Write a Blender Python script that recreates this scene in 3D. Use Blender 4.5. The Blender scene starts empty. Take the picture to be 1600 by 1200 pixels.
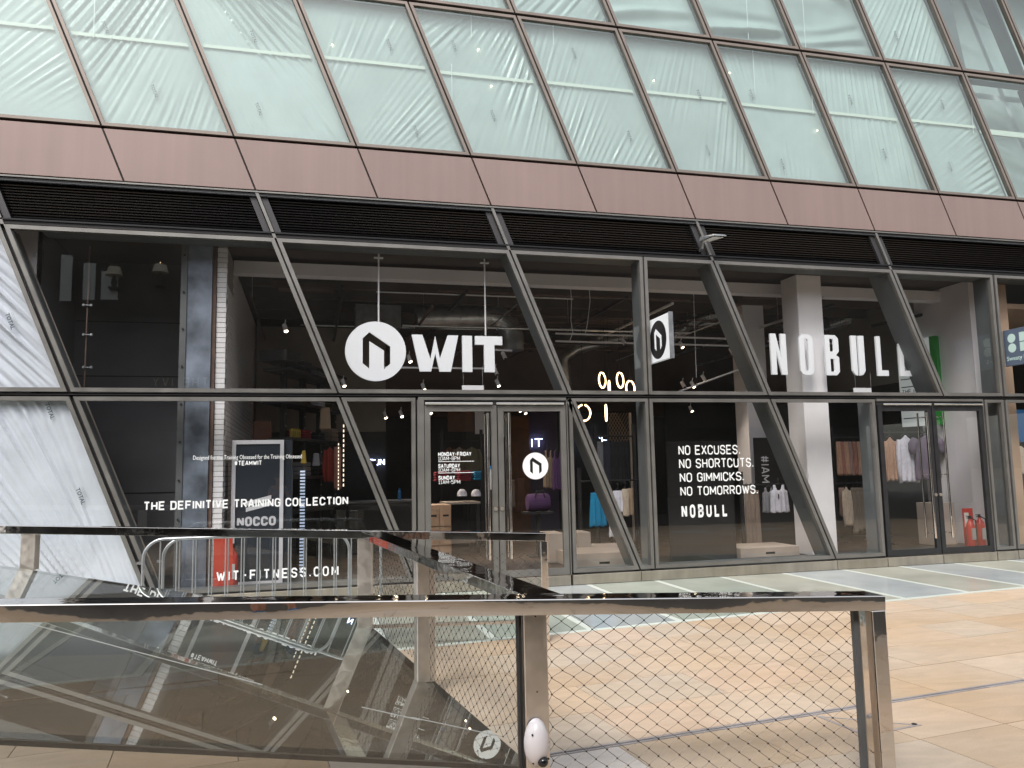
import bpy, bmesh, math, random
import numpy as np
from mathutils import Vector, Matrix
from mathutils.noise import noise as mnoise
R = math.radians
random.seed(7)
scn = bpy.context.scene
COL = scn.collection

# ------------------------------------------------------------------ camera
FPX = 1230.0                                   # focal length in pixels of a 1600 px wide picture
CAM = np.array([-3.87407785, -11.65765975, 1.75])
_roll = math.atan(-.02)
_pitch = math.atan(135 * math.cos(_roll) / FPX)
_fw = np.array([0, math.cos(_pitch), math.sin(_pitch)])
_up = np.array([0, -math.sin(_pitch), math.cos(_pitch)])
_r0 = np.array([1., 0, 0])
_c, _s = math.cos(_roll), math.sin(_roll)
_ex = _c * _r0 + _s * _up
_ey = _c * _up - _s * _r0
_v = _fw * FPX + _ex * (5620 - 800) - _ey * (735 - .02 * 4820 - 600)
_az = math.atan2(_v[0], _v[1])
_M = np.array([[math.sin(_az), math.cos(_az), 0], [-math.cos(_az), math.sin(_az), 0], [0, 0, 1]])
FW, EX, EY = _M @ _fw, _M @ _ex, _M @ _ey

def at(px, py, val, ax=1):
    """the point of the place seen at a pixel of the photograph on the plane where axis ax equals val"""
    d = FW * FPX + EX * (px - 800) - EY * (py - 600)
    return CAM + d * ((val - CAM[ax]) / d[ax])

cd = bpy.data.cameras.new("camera")
cam = bpy.data.objects.new("camera", cd); COL.objects.link(cam)
cam.matrix_world = Matrix(((EX[0], EY[0], -FW[0], CAM[0]), (EX[1], EY[1], -FW[1], CAM[1]), (EX[2], EY[2], -FW[2], CAM[2]), (0, 0, 0, 1)))
cd.sensor_width = 36; cd.lens = FPX / 1600 * 36; cd.clip_start = .05; cd.clip_end = 1000
scn.camera = cam

# ------------------------------------------------------------------ sky, sun, exposure
w = bpy.data.worlds.new("World"); scn.world = w; w.use_nodes = True
nt = w.node_tree; bg = nt.nodes['Background']
sky = nt.nodes.new('ShaderNodeTexSky'); sky.sky_type = 'NISHITA'; sky.sun_disc = False
SUN_EL, SUN_AZ = R(50), R(212)                 # azimuth clockwise from +y
sky.sun_elevation = SUN_EL; sky.sun_rotation = SUN_AZ
sky.air_density = 1.6; sky.dust_density = 3.0
hs = nt.nodes.new('ShaderNodeHueSaturation'); hs.inputs['Saturation'].default_value = .22
nt.links.new(sky.outputs[0], hs.inputs['Color']); nt.links.new(hs.outputs[0], bg.inputs[0])
bg.inputs[1].default_value = .15
sd = bpy.data.lights.new("sun", 'SUN'); sd.energy = 1.5; sd.angle = R(20); sd.color = (1, .95, .88)
sun = bpy.data.objects.new("sun", sd); COL.objects.link(sun)
_sv = Vector((math.sin(SUN_AZ) * math.cos(SUN_EL), math.cos(SUN_AZ) * math.cos(SUN_EL), math.sin(SUN_EL)))
sun.rotation_euler = _sv.to_track_quat('Z', 'Y').to_euler(); sun.location = (-10, -30, 30)
scn.view_settings.view_transform = 'Standard'; scn.view_settings.look = 'None'
scn.view_settings.exposure = .74; scn.view_settings.gamma = 1; scn.view_settings.use_curve_mapping = False
cy = scn.cycles
cy.use_denoising = True; cy.max_bounces = 10; cy.transparent_max_bounces = 24; cy.glossy_bounces = 5
cy.diffuse_bounces = 4; cy.sample_clamp_indirect = 6; cy.caustics_reflective = False; cy.caustics_refractive = False

# ------------------------------------------------------------------ materials
MT = {}
def mat(name, col=(.5, .5, .5), rough=.5, metal=0., spec=.5, noise=None, bump=None, emit=None, rnd=None):
    """noise=(scale, amount) tone variation, bump=(scale, strength, dist), rnd=amount of per-object tone variation"""
    m = bpy.data.materials.new(name); m.use_nodes = True; MT[name] = m
    t = m.node_tree; b = t.nodes['Principled BSDF']
    b.inputs['Base Color'].default_value = (*col, 1); b.inputs['Roughness'].default_value = rough
    b.inputs['Metallic'].default_value = metal; b.inputs['Specular IOR Level'].default_value = spec
    tc = t.nodes.new('ShaderNodeTexCoord')
    src = None
    if noise or rnd:
        hsv = t.nodes.new('ShaderNodeHueSaturation'); hsv.inputs['Color'].default_value = (*col, 1)
        v = None
        if noise:
            n = t.nodes.new('ShaderNodeTexNoise'); n.inputs['Scale'].default_value = noise[0]; n.inputs['Detail'].default_value = 6
            t.links.new(tc.outputs['Object'], n.inputs['Vector'])
            mr = t.nodes.new('ShaderNodeMapRange'); mr.inputs[1].default_value = .3; mr.inputs[2].default_value = .7
            mr.inputs[3].default_value = 1 - noise[1]; mr.inputs[4].default_value = 1 + noise[1]
            t.links.new(n.outputs['Fac'], mr.inputs[0]); v = mr.outputs[0]
            rr = t.nodes.new('ShaderNodeMapRange'); rr.inputs[1].default_value = .3; rr.inputs[2].default_value = .7
            rr.inputs[3].default_value = max(.02, rough * .85); rr.inputs[4].default_value = min(1, rough * 1.2)
            t.links.new(n.outputs['Fac'], rr.inputs[0]); t.links.new(rr.outputs[0], b.inputs['Roughness'])
        if rnd:
            oi = t.nodes.new('ShaderNodeObjectInfo')
            m2 = t.nodes.new('ShaderNodeMapRange'); m2.inputs[3].default_value = 1 - rnd; m2.inputs[4].default_value = 1 + rnd
            t.links.new(oi.outputs['Random'], m2.inputs[0])
            if v is not None:
                mm = t.nodes.new('ShaderNodeMath'); mm.operation = 'MULTIPLY'
                t.links.new(v, mm.inputs[0]); t.links.new(m2.outputs[0], mm.inputs[1]); v = mm.outputs[0]
            else: v = m2.outputs[0]
        t.links.new(v, hsv.inputs['Value']); t.links.new(hsv.outputs[0], b.inputs['Base Color'])
    if bump:
        n = t.nodes.new('ShaderNodeTexNoise'); n.inputs['Scale'].default_value = bump[0]; n.inputs['Detail'].default_value = 4
        t.links.new(tc.outputs['Object'], n.inputs['Vector'])
        bp = t.nodes.new('ShaderNodeBump'); bp.inputs['Strength'].default_value = bump[1]; bp.inputs['Distance'].default_value = bump[2]
        t.links.new(n.outputs['Fac'], bp.inputs['Height']); t.links.new(bp.outputs[0], b.inputs['Normal'])
    if emit:
        b.inputs['Emission Color'].default_value = (*emit[0], 1); b.inputs['Emission Strength'].default_value = emit[1]
    return m

def glass(name, tint, refl=.075, rough=0., dirt=0.):
    m = bpy.data.materials.new(name); m.use_nodes = True; MT[name] = m
    t = m.node_tree; t.nodes.remove(t.nodes['Principled BSDF']); out = t.nodes['Material Output']
    tr = t.nodes.new('ShaderNodeBsdfTransparent'); tr.inputs[0].default_value = (*tint, 1)
    gl = t.nodes.new('ShaderNodeBsdfGlossy'); gl.inputs['Roughness'].default_value = rough; gl.inputs[0].default_value = (.97, 1, .98, 1)
    lw = t.nodes.new('ShaderNodeLayerWeight'); lw.inputs[0].default_value = .5
    pw = t.nodes.new('ShaderNodeMath'); pw.operation = 'POWER'; pw.inputs[1].default_value = 4.0
    t.links.new(lw.outputs['Facing'], pw.inputs[0])
    mr = t.nodes.new('ShaderNodeMapRange'); mr.inputs[3].default_value = refl; mr.inputs[4].default_value = 1
    t.links.new(pw.outputs[0], mr.inputs[0])
    mx = t.nodes.new('ShaderNodeMixShader'); t.links.new(mr.outputs[0], mx.inputs[0])
    t.links.new(tr.outputs[0], mx.inputs[1]); t.links.new(gl.outputs[0], mx.inputs[2])
    last = mx.outputs[0]
    if dirt:
        tc = t.nodes.new('ShaderNodeTexCoord'); n = t.nodes.new('ShaderNodeTexNoise'); n.inputs['Scale'].default_value = 1.1; n.inputs['Detail'].default_value = 8
        t.links.new(tc.outputs['Object'], n.inputs['Vector'])
        m3 = t.nodes.new('ShaderNodeMapRange'); m3.inputs[1].default_value = .35; m3.inputs[2].default_value = .8; m3.inputs[3].default_value = dirt * .3; m3.inputs[4].default_value = dirt
        t.links.new(n.outputs['Fac'], m3.inputs[0])
        df = t.nodes.new('ShaderNodeBsdfDiffuse'); df.inputs[0].default_value = (.62, .62, .58, 1)
        m2 = t.nodes.new('ShaderNodeMixShader'); t.links.new(m3.outputs[0], m2.inputs[0]); t.links.new(last, m2.inputs[1]); t.links.new(df.outputs[0], m2.inputs[2]); last = m2.outputs[0]
    t.links.new(last, out.inputs[0])
    return m

def film(name, col, trans=.25, scale=9.):
    m = bpy.data.materials.new(name); m.use_nodes = True; MT[name] = m
    t = m.node_tree; b = t.nodes['Principled BSDF']; out = t.nodes['Material Output']
    b.inputs['Base Color'].default_value = (*col, 1); b.inputs['Roughness'].default_value = .22; b.inputs['Specular IOR Level'].default_value = .6
    tc = t.nodes.new('ShaderNodeTexCoord')
    n = t.nodes.new('ShaderNodeTexNoise'); n.inputs['Scale'].default_value = 2.2; n.inputs['Detail'].default_value = 5
    t.links.new(tc.outputs['Object'], n.inputs['Vector'])
    oi = t.nodes.new('ShaderNodeObjectInfo')
    ma = t.nodes.new('ShaderNodeMath'); ma.operation = 'MULTIPLY_ADD'; ma.inputs[1].default_value = .16; ma.inputs[2].default_value = .84
    t.links.new(oi.outputs['Random'], ma.inputs[0])
    mr = t.nodes.new('ShaderNodeMapRange'); mr.inputs[1].default_value = .3; mr.inputs[2].default_value = .7; mr.inputs[3].default_value = .9; mr.inputs[4].default_value = 1.05
    t.links.new(n.outputs['Fac'], mr.inputs[0])
    mm = t.nodes.new('ShaderNodeMath'); mm.operation = 'MULTIPLY'; t.links.new(ma.outputs[0], mm.inputs[0]); t.links.new(mr.outputs[0], mm.inputs[1])
    hsv = t.nodes.new('ShaderNodeHueSaturation'); hsv.inputs['Color'].default_value = (*col, 1); t.links.new(mm.outputs[0], hsv.inputs['Value'])
    t.links.new(hsv.outputs[0], b.inputs['Base Color'])
    ts = t.nodes.new('ShaderNodeBsdfTranslucent'); ts.inputs[0].default_value = (*col, 1)
    mx = t.nodes.new('ShaderNodeMixShader'); mx.inputs[0].default_value = trans
    n2 = t.nodes.new('ShaderNodeTexNoise'); n2.inputs['Scale'].default_value = scale; n2.inputs['Detail'].default_value = 3
    t.links.new(tc.outputs['Object'], n2.inputs['Vector'])
    bp = t.nodes.new('ShaderNodeBump'); bp.inputs['Strength'].default_value = .35; bp.inputs['Distance'].default_value = .01
    t.links.new(n2.outputs['Fac'], bp.inputs['Height']); t.links.new(bp.outputs[0], b.inputs['Normal'])
    t.links.new(b.outputs[0], mx.inputs[1]); t.links.new(ts.outputs[0], mx.inputs[2]); t.links.new(mx.outputs[0], out.inputs[0])
    return m

def stone(name):
    m = bpy.data.materials.new(name); m.use_nodes = True; MT[name] = m
    t = m.node_tree; b = t.nodes['Principled BSDF']; b.inputs['Roughness'].default_value = .62; b.inputs['Specular IOR Level'].default_value = .35
    oi = t.nodes.new('ShaderNodeObjectInfo'); cr = t.nodes.new('ShaderNodeValToRGB'); e = cr.color_ramp
    cols = [(0, (.49, .375, .275)), (.14, (.53, .405, .295)), (.3, (.50, .385, .28)), (.44, (.54, .42, .315)), (.56, (.50, .41, .325)), (.68, (.53, .41, .305)), (.78, (.55, .43, .325)), (.88, (.545, .415, .315)), (.95, (.55, .50, .47)), (1, (.545, .39, .295))]
    e.elements[0].position = 0; e.elements[0].color = (*cols[0][1], 1); e.elements[1].position = 1; e.elements[1].color = (*cols[-1][1], 1)
    for p, c in cols[1:-1]:
        el = e.elements.new(p); el.color = (*c, 1)
    e.interpolation = 'CONSTANT'
    t.links.new(oi.outputs['Random'], cr.inputs[0])
    tc = t.nodes.new('ShaderNodeTexCoord'); mp = t.nodes.new('ShaderNodeMapping'); mp.inputs['Scale'].default_value = (1.2, 3.2, 1)
    ad = t.nodes.new('ShaderNodeVectorMath'); ad.operation = 'ADD'
    sc = t.nodes.new('ShaderNodeVectorMath'); sc.operation = 'SCALE'; sc.inputs['Scale'].default_value = 40
    cx = t.nodes.new('ShaderNodeCombineXYZ'); t.links.new(oi.outputs['Random'], cx.inputs[0]); t.links.new(cx.outputs[0], sc.inputs[0])
    ge = t.nodes.new('ShaderNodeNewGeometry'); t.links.new(ge.outputs['Position'], mp.inputs[0]); t.links.new(mp.outputs[0], ad.inputs[0]); t.links.new(sc.outputs[0], ad.inputs[1])
    n = t.nodes.new('ShaderNodeTexNoise'); n.inputs['Scale'].default_value = 1.7; n.inputs['Detail'].default_value = 8; n.inputs['Roughness'].default_value = .62; n.inputs['Distortion'].default_value = 1.3
    t.links.new(ad.outputs[0], n.inputs['Vector'])
    mr = t.nodes.new('ShaderNodeMapRange'); mr.inputs[1].default_value = .3; mr.inputs[2].default_value = .7; mr.inputs[3].default_value = .88; mr.inputs[4].default_value = 1.09
    t.links.new(n.outputs['Fac'], mr.inputs[0])
    ns = t.nodes.new('ShaderNodeTexNoise'); ns.inputs['Scale'].default_value = 90; ns.inputs['Detail'].default_value = 3; t.links.new(ge.outputs['Position'], ns.inputs['Vector'])
    ms = t.nodes.new('ShaderNodeMapRange'); ms.inputs[1].default_value = .3; ms.inputs[2].default_value = .7; ms.inputs[3].default_value = .94; ms.inputs[4].default_value = 1.05; t.links.new(ns.outputs['Fac'], ms.inputs[0])
    mu = t.nodes.new('ShaderNodeMath'); mu.operation = 'MULTIPLY'; t.links.new(mr.outputs[0], mu.inputs[0]); t.links.new(ms.outputs[0], mu.inputs[1])
    hsv = t.nodes.new('ShaderNodeHueSaturation'); t.links.new(cr.outputs[0], hsv.inputs['Color']); t.links.new(mu.outputs[0], hsv.inputs['Value'])
    nb = t.nodes.new('ShaderNodeTexNoise'); nb.inputs['Scale'].default_value = .6; nb.inputs['Detail'].default_value = 5; t.links.new(ge.outputs['Position'], nb.inputs['Vector'])
    mh = t.nodes.new('ShaderNodeMapRange'); mh.inputs[1].default_value = .3; mh.inputs[2].default_value = .7; mh.inputs[3].default_value = .8; mh.inputs[4].default_value = 1.2; t.links.new(nb.outputs['Fac'], mh.inputs[0])
    t.links.new(mh.outputs[0], hsv.inputs['Saturation']); t.links.new(hsv.outputs[0], b.inputs['Base Color'])
    bp = t.nodes.new('ShaderNodeBump'); bp.inputs['Strength'].default_value = .25; bp.inputs['Distance'].default_value = .004
    t.links.new(n.outputs['Fac'], bp.inputs['Height']); t.links.new(bp.outputs[0], b.inputs['Normal'])
    return m

mat('polished_steel', (.72, .69, .66), .045, 1, bump=(2.2, .5, .012), noise=(6, .04))
mat('rail_top_steel', (.50, .47, .47), .09, 1, bump=(1.8, .2, .006), noise=(3, .06))
mat('brushed_steel', (.74, .69, .64), .34, 1, noise=(14, .07), bump=(60, .1, .001))
mat('galvanised', (.42, .44, .46), .38, .85, noise=(9, .12))
mat('bronze_frame', (.208, .199, .189), .38, .55, noise=(3, .1))
mat('upper_frame', (.21, .175, .155), .42, .4, noise=(3, .1))
mat('gasket', (.012, .011, .012), .7)
mat('fin_grey', (.13, .145, .15), .5, .1, noise=(2.5, .15))
mat('plate_dark', (.05, .048, .052), .5, .2)
mat('fin_inner', (.10, .105, .11), .6, 0, noise=(2.5, .2))
mat('spandrel_rose', (.245, .172, .156), .22, .25, spec=.6, noise=(.9, .06), rnd=.035)
mat('louvre_black', (.012, .012, .014), .3, .2)
mat('black_paint', (.018, .018, .02), .45, noise=(8, .2))
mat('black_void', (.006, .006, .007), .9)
mat('sill_bronze', (.36, .325, .275), .36, .6, noise=(2, .16))
mat('white_paint', (.82, .81, .83), .55, noise=(1.5, .05))
mat('white_letter', (.82, .84, .87), .35, emit=((.9, .95, 1), .09))  # slight glow added to lift the whites of the signs
mat('vinyl_white', (.80, .81, .82), .5)
mat('vinyl_faint', (.42, .42, .42), .6)
mat('brick_white', (.80, .79, .81), .65, noise=(20, .06), rnd=.05)
mat('mortar', (.33, .32, .31), .8)
mat('steel_column_paint', (.18, .21, .26), .42, .3, noise=(2.4, .6), bump=(14, .3, .004))
mat('rust', (.12, .075, .06), .75, noise=(9, .3))
mat('dark_plaster', (.095, .095, .105), .7, noise=(.9, .3))
mat('grey_plaster', (.30, .28, .25), .7, noise=(.8, .2))
mat('shop_floor', (.055, .035, .025), .35, noise=(4, .2))
mat('ceiling_dark', (.075, .058, .05), .8, noise=(1.4, .3))
mat('brown_wall', (.17, .115, .095), .7, noise=(1.2, .25))
mat('duct_metal', (.55, .56, .56), .32, .85, noise=(6, .2), bump=(30, .2, .004))
mat('duct_bright', (.42, .42, .40), .25, .9, noise=(6, .2))
mat('wood_orange', (.16, .06, .02), .5, noise=(3, .3))
mat('plywood', (.38, .24, .15), .6, noise=(5, .12))
mat('pale_wood', (.42, .36, .31), .55, noise=(3, .1))
mat('board_black', (.012, .012, .013), .35)
mat('board_navy', (.03, .038, .05), .3)
mat('white_frame', (.66, .66, .70), .4)
mat('fire_red', (.50, .035, .025), .35)
mat('panel_red', (.60, .07, .04), .45)
mat('green_paint', (.03, .30, .05), .5)
mat('lightbox_white', (.72, .76, .76), .5, emit=((.9, 1, .97), .12))
mat('purple_panel', (.10, .08, .14), .6)
mat('warm_glow', (1, .8, .55), .5, emit=((1, .66, .34), 4.2))
mat('spot_glow', (1, .9, .7), .5, emit=((1, .84, .62), 9))
mat('neon', (.8, .85, 1), .5, emit=((.55, .65, 1), 5))
mat('led_strip', (.8, .85, .9), .5, emit=((.6, .75, 1), .35))
mat('bead_glow', (.8, .7, .55), .5, emit=((1, .85, .65), 1.0))
mat('dome_white', (.66, .64, .68), .25, noise=(5, .02))
mat('dome_lens', (.01, .01, .012), .05)
mat('floor_glass_green', (.44, .49, .43), .14, noise=(1.5, .08), rnd=.08)
mat('floor_glass_blue', (.47, .51, .52), .14, noise=(1.5, .08), rnd=.08)
mat('floor_glass_olive', (.49, .50, .43), .14, noise=(1.5, .08), rnd=.08)
mat('floor_glass_edge', (.78, .84, .78), .2)
mat('drain_steel', (.44, .41, .42), .4, .3, noise=(6, .15))
mat('brass_strip', (.75, .52, .28), .2, .9)
mat('paving_shade_tone', (.13, .115, .10), .5, noise=(3, .2))
mat('joint_sand', (.16, .12, .095), .9)
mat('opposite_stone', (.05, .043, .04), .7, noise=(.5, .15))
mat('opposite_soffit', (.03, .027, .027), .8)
mat('opposite_glass', (.02, .022, .025), .12, .2)
mat('sky_white_pane', (.85, .88, .90), .7)  # white put into the colour for sky mirrored in the window panes
mat('sign_gold', (.80, .68, .46), .4)
mat('beige_wall', (.42, .30, .21), .7, noise=(1.2, .12))
mat('brand_blue', (.10, .13, .19), .45)
mat('mint_dots', (.55, .72, .68), .4)
mat('poster_blue', (.02, .16, .42), .5)
mat('lamp_shade', (.78, .70, .55), .7)
mat('print_grey', (.10, .12, .13), .6)
mat('pale_tone', (.66, .69, .62), .5)
mat('skin', (.52, .27, .18), .5, noise=(8, .05))
mat('shorts_navy', (.03, .035, .06), .8)
mat('tee_grey', (.22, .22, .24), .85)
mat('shoe_blue', (.02, .16, .34), .5)
mat('hair_brown', (.06, .035, .02), .7)
mat('wire_dark', (.10, .085, .07), .4, .6)
CLOTH = dict(beige=(.48, .30, .21), white=(.66, .66, .74), plum=(.15, .12, .17), mauve=(.34, .23, .20), cream=(.52, .44, .35), pink=(.36, .18, .14), pattern=(.20, .17, .14), blue=(.01, .22, .42), black=(.015, .015, .018), taupe=(.26, .20, .16), red=(.25, .03, .02), purple=(.075, .03, .10), olive=(.14, .13, .08), grey=(.22, .22, .24), crimson=(.20, .015, .03), navy=(.03, .03, .05), brown=(.12, .05, .03), yellow=(.33, .24, .04), sand=(.34, .25, .17))
for k, c in CLOTH.items(): mat('cloth_' + k, c, .85, noise=(14, .12), bump=(40, .2, .003))
glass('shop_glass', (.91, .91, .915), .09, dirt=.008)
glass('upper_glass', (.84, .93, .915), .12, dirt=.05)
glass('white_bay_glass', (.92, .95, .97), .06)
glass('rail_glass', (.90, .92, .91), .09)
glass('canopy_glass', (.52, .51, .49), .32, dirt=.03)
film('film_green', (.62, .685, .675))
film('film_white', (.88, .89, .95), .1)
film('film_smooth', (.60, .67, .66), .25, 1.5)
stone('sandstone')

def streaks(name, sc, lo, hi):
    t = MT[name].node_tree; b = t.nodes['Principled BSDF']; src = b.inputs['Base Color'].links[0].from_socket
    ge = t.nodes.new('ShaderNodeNewGeometry'); mp = t.nodes.new('ShaderNodeMapping'); mp.inputs['Scale'].default_value = sc; t.links.new(ge.outputs['Position'], mp.inputs[0])
    n = t.nodes.new('ShaderNodeTexNoise'); n.inputs['Scale'].default_value = 1; n.inputs['Detail'].default_value = 5; t.links.new(mp.outputs[0], n.inputs['Vector'])
    mr = t.nodes.new('ShaderNodeMapRange'); mr.inputs[1].default_value = .35; mr.inputs[2].default_value = .68; mr.inputs[3].default_value = lo; mr.inputs[4].default_value = hi; t.links.new(n.outputs['Fac'], mr.inputs[0])
    h = t.nodes.new('ShaderNodeHueSaturation'); t.links.new(src, h.inputs['Color']); t.links.new(mr.outputs[0], h.inputs['Value']); t.links.new(h.outputs[0], b.inputs['Base Color'])
streaks('spandrel_rose', (9, 1, .22), .965, 1.05); streaks('sill_bronze', (6, 1, .8), .88, 1.1)
# ------------------------------------------------------------------ mesh helpers
class MB:
    def __init__(s): s.v = []; s.f = []
    def add(s, vs, fs):
        n = len(s.v); s.v += [tuple(float(c) for c in v) for v in vs]; s.f += [tuple(i + n for i in f) for f in fs]; return s
    def hexa(s, a, b):
        """two quads a, b (same order) joined into a block"""
        return s.add(list(a) + list(b), [(3, 2, 1, 0), (4, 5, 6, 7), (0, 1, 5, 4), (1, 2, 6, 5), (2, 3, 7, 6), (3, 0, 4, 7)])
    def box(s, x0, x1, y0, y1, z0, z1):
        if x0 > x1: x0, x1 = x1, x0
        if y0 > y1: y0, y1 = y1, y0
        if z0 > z1: z0, z1 = z1, z0
        return s.hexa([(x0, y0, z0), (x1, y0, z0), (x1, y1, z0), (x0, y1, z0)], [(x0, y0, z1), (x1, y0, z1), (x1, y1, z1), (x0, y1, z1)])
    def prism(s, poly, y0, y1):
        """polygon in xz extruded from y0 to y1"""
        n = len(poly); a = [(p[0], y0, p[1]) for p in poly]; b = [(p[0], y1, p[1]) for p in poly]
        return s.add(a + b, [tuple(range(n)), tuple(range(2 * n - 1, n - 1, -1))] + [((i + 1) % n, i, n + i, n + (i + 1) % n) for i in range(n)])
    def prismz(s, poly, z0, z1):
        n = len(poly); a = [(p[0], p[1], z0) for p in poly]; b = [(p[0], p[1], z1) for p in poly]
        return s.add(a + b, [tuple(range(n - 1, -1, -1)), tuple(range(n, 2 * n))] + [(i, (i + 1) % n, n + (i + 1) % n, n + i) for i in range(n)])
    def ring(s, outer, inner, y0, y1):
        n = len(outer)
        for i in range(n):
            j = (i + 1) % n
            s.hexa([(outer[i][0], y0, outer[i][1]), (outer[j][0], y0, outer[j][1]), (inner[j][0], y0, inner[j][1]), (inner[i][0], y0, inner[i][1])],
                   [(outer[i][0], y1, outer[i][1]), (outer[j][0], y1, outer[j][1]), (inner[j][0], y1, inner[j][1]), (inner[i][0], y1, inner[i][1])])
        return s
    def beam(s, p0, p1, wd, ht, up=(0, 0, 1)):
        p0, p1, up = Vector(p0), Vector(p1), Vector(up); d = (p1 - p0).normalized(); sd_ = d.cross(up).normalized(); u = sd_.cross(d).normalized()
        q = lambda p: [p - sd_ * wd / 2 - u * ht / 2, p + sd_ * wd / 2 - u * ht / 2, p + sd_ * wd / 2 + u * ht / 2, p - sd_ * wd / 2 + u * ht / 2]
        return s.hexa([tuple(x) for x in q(p0)], [tuple(x) for x in q(p1)])
    def tube(s, pts, r, n=8, closed=False, cap=True):
        pts = [Vector(p) for p in pts]; m = len(pts); base = len(s.v); prev = None
        rs = r if isinstance(r, (list, tuple)) else [r] * m
        for i, p in enumerate(pts):
            if closed: d = (pts[(i + 1) % m] - pts[i - 1])
            else: d = pts[min(i + 1, m - 1)] - pts[max(i - 1, 0)]
            d.normalize()
            if prev is None:
                a = Vector((0, 0, 1)) if abs(d.z) < .9 else Vector((1, 0, 0)); u = d.cross(a).normalized()
            else:
                u = prev - d * prev.dot(d); u.normalize()
            prev = u; v = d.cross(u)
            for k in range(n):
                t = 2 * math.pi * k / n; q = p + (u * math.cos(t) + v * math.sin(t)) * rs[i]; s.v.append(tuple(q))
        for i in range(m if closed else m - 1):
            a, b = base + i * n, base + ((i + 1) % m) * n
            for k in range(n): s.f.append((a + k, a + (k + 1) % n, b + (k + 1) % n, b + k))
        if cap and not closed:
            s.f.append(tuple(base + k for k in range(n - 1, -1, -1))); s.f.append(tuple(base + (m - 1) * n + k for k in range(n)))
        return s
    def lathe(s, prof, c=(0, 0, 0), n=20, axis='z', sx=1., sy=1.):
        base = len(s.v); m = len(prof)
        for r_, h in prof:
            for k in range(n):
                t = 2 * math.pi * k / n; a, b = r_ * math.cos(t) * sx, r_ * math.sin(t) * sy
                p = (a, b, h) if axis == 'z' else ((a, h, b) if axis == 'y' else (h, a, b))
                s.v.append((c[0] + p[0], c[1] + p[1], c[2] + p[2]))
        for i in range(m - 1):
            for k in range(n):
                q = (base + i * n + k, base + i * n + (k + 1) % n, base + (i + 1) * n + (k + 1) % n, base + (i + 1) * n + k)
                s.f.append(q)
        s.f.append(tuple(base + k for k in range(n - 1, -1, -1))); s.f.append(tuple(base + (m - 1) * n + k for k in range(n)))
        return s
    def build(s, name, m, parent=None, smooth=False, bevel=0, label=None, kind=None, angle=40):
        me = bpy.data.meshes.new(name)
        off = Vector((0, 0, 0)); p = parent
        while p is not None: off += p.location; p = p.parent
        vs = [(v[0] - off.x, v[1] - off.y, v[2] - off.z) for v in s.v] if off.length else s.v
        me.from_pydata(vs, [], s.f); me.update()
        bm = bmesh.new(); bm.from_mesh(me); bmesh.ops.recalc_face_normals(bm, faces=bm.faces)
        if bevel: bmesh.ops.bevel(bm, geom=list(bm.edges), offset=bevel, segments=1, affect='EDGES', clamp_overlap=True)
        bm.to_mesh(me); bm.free()
        if smooth: me.shade_smooth(); me.set_sharp_from_angle(angle=R(angle))
        me.materials.append(MT[m] if isinstance(m, str) else m)
        o = bpy.data.objects.new(name, me); COL.objects.link(o)
        if parent is not None: o.parent = parent
        if label: o['label'] = label
        if kind: o['kind'] = kind
        return o

def thing(name, label, cat, loc=(0, 0, 0), group=None):
    o = bpy.data.objects.new(name, None); COL.objects.link(o); o.location = Vector([float(c) for c in loc]); o.empty_display_size = .1
    o['label'] = label; o['category'] = cat
    if group: o['group'] = group
    return o
def tag(o, label, cat, group=None):
    o['label'] = label; o['category'] = cat
    if group: o['group'] = group
    return o
def single(mb, name, m, label, cat, group=None, **k):
    o = mb.build(name, m, None, **k)
    c = Vector((0, 0, 0)); n = len(o.data.vertices)
    zmin = min(v.co.z for v in o.data.vertices)
    for v in o.data.vertices: c += v.co
    c /= n; c.z = zmin
    o.data.transform(Matrix.Translation(-c)); o.location = c
    return tag(o, label, cat, group)
def structure(mb, name, m, **k):
    o = mb.build(name, m, None, **k); o['kind'] = 'structure'; return o
def clone(root, loc, label, group=None, rotz=None):
    r = root.copy(); COL.objects.link(r); r.location = loc
    if rotz is not None: r.rotation_euler = (0, 0, rotz)
    r['label'] = label
    if group: r['group'] = group
    for ch in root.children:
        c = ch.copy(); COL.objects.link(c); c.parent = r
        for g in ch.children:
            d = g.copy(); COL.objects.link(d); d.parent = c
    return r

def inset(poly, d):
    n = len(poly); A = sum(poly[i][0] * poly[(i + 1) % n][1] - poly[(i + 1) % n][0] * poly[i][1] for i in range(n))
    sg = 1 if A > 0 else -1; out = []
    for i in range(n):
        p0, p1, p2 = Vector(poly[i - 1]), Vector(poly[i]), Vector(poly[(i + 1) % n])
        a, b = (p1 - p0).normalized(), (p2 - p1).normalized()
        na, nb = Vector((-a.y, a.x)) * sg, Vector((-b.y, b.x)) * sg
        k = na + nb; k /= max(.15, k.dot(na)); out.append(tuple(p1 + k * d))
    return out

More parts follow.
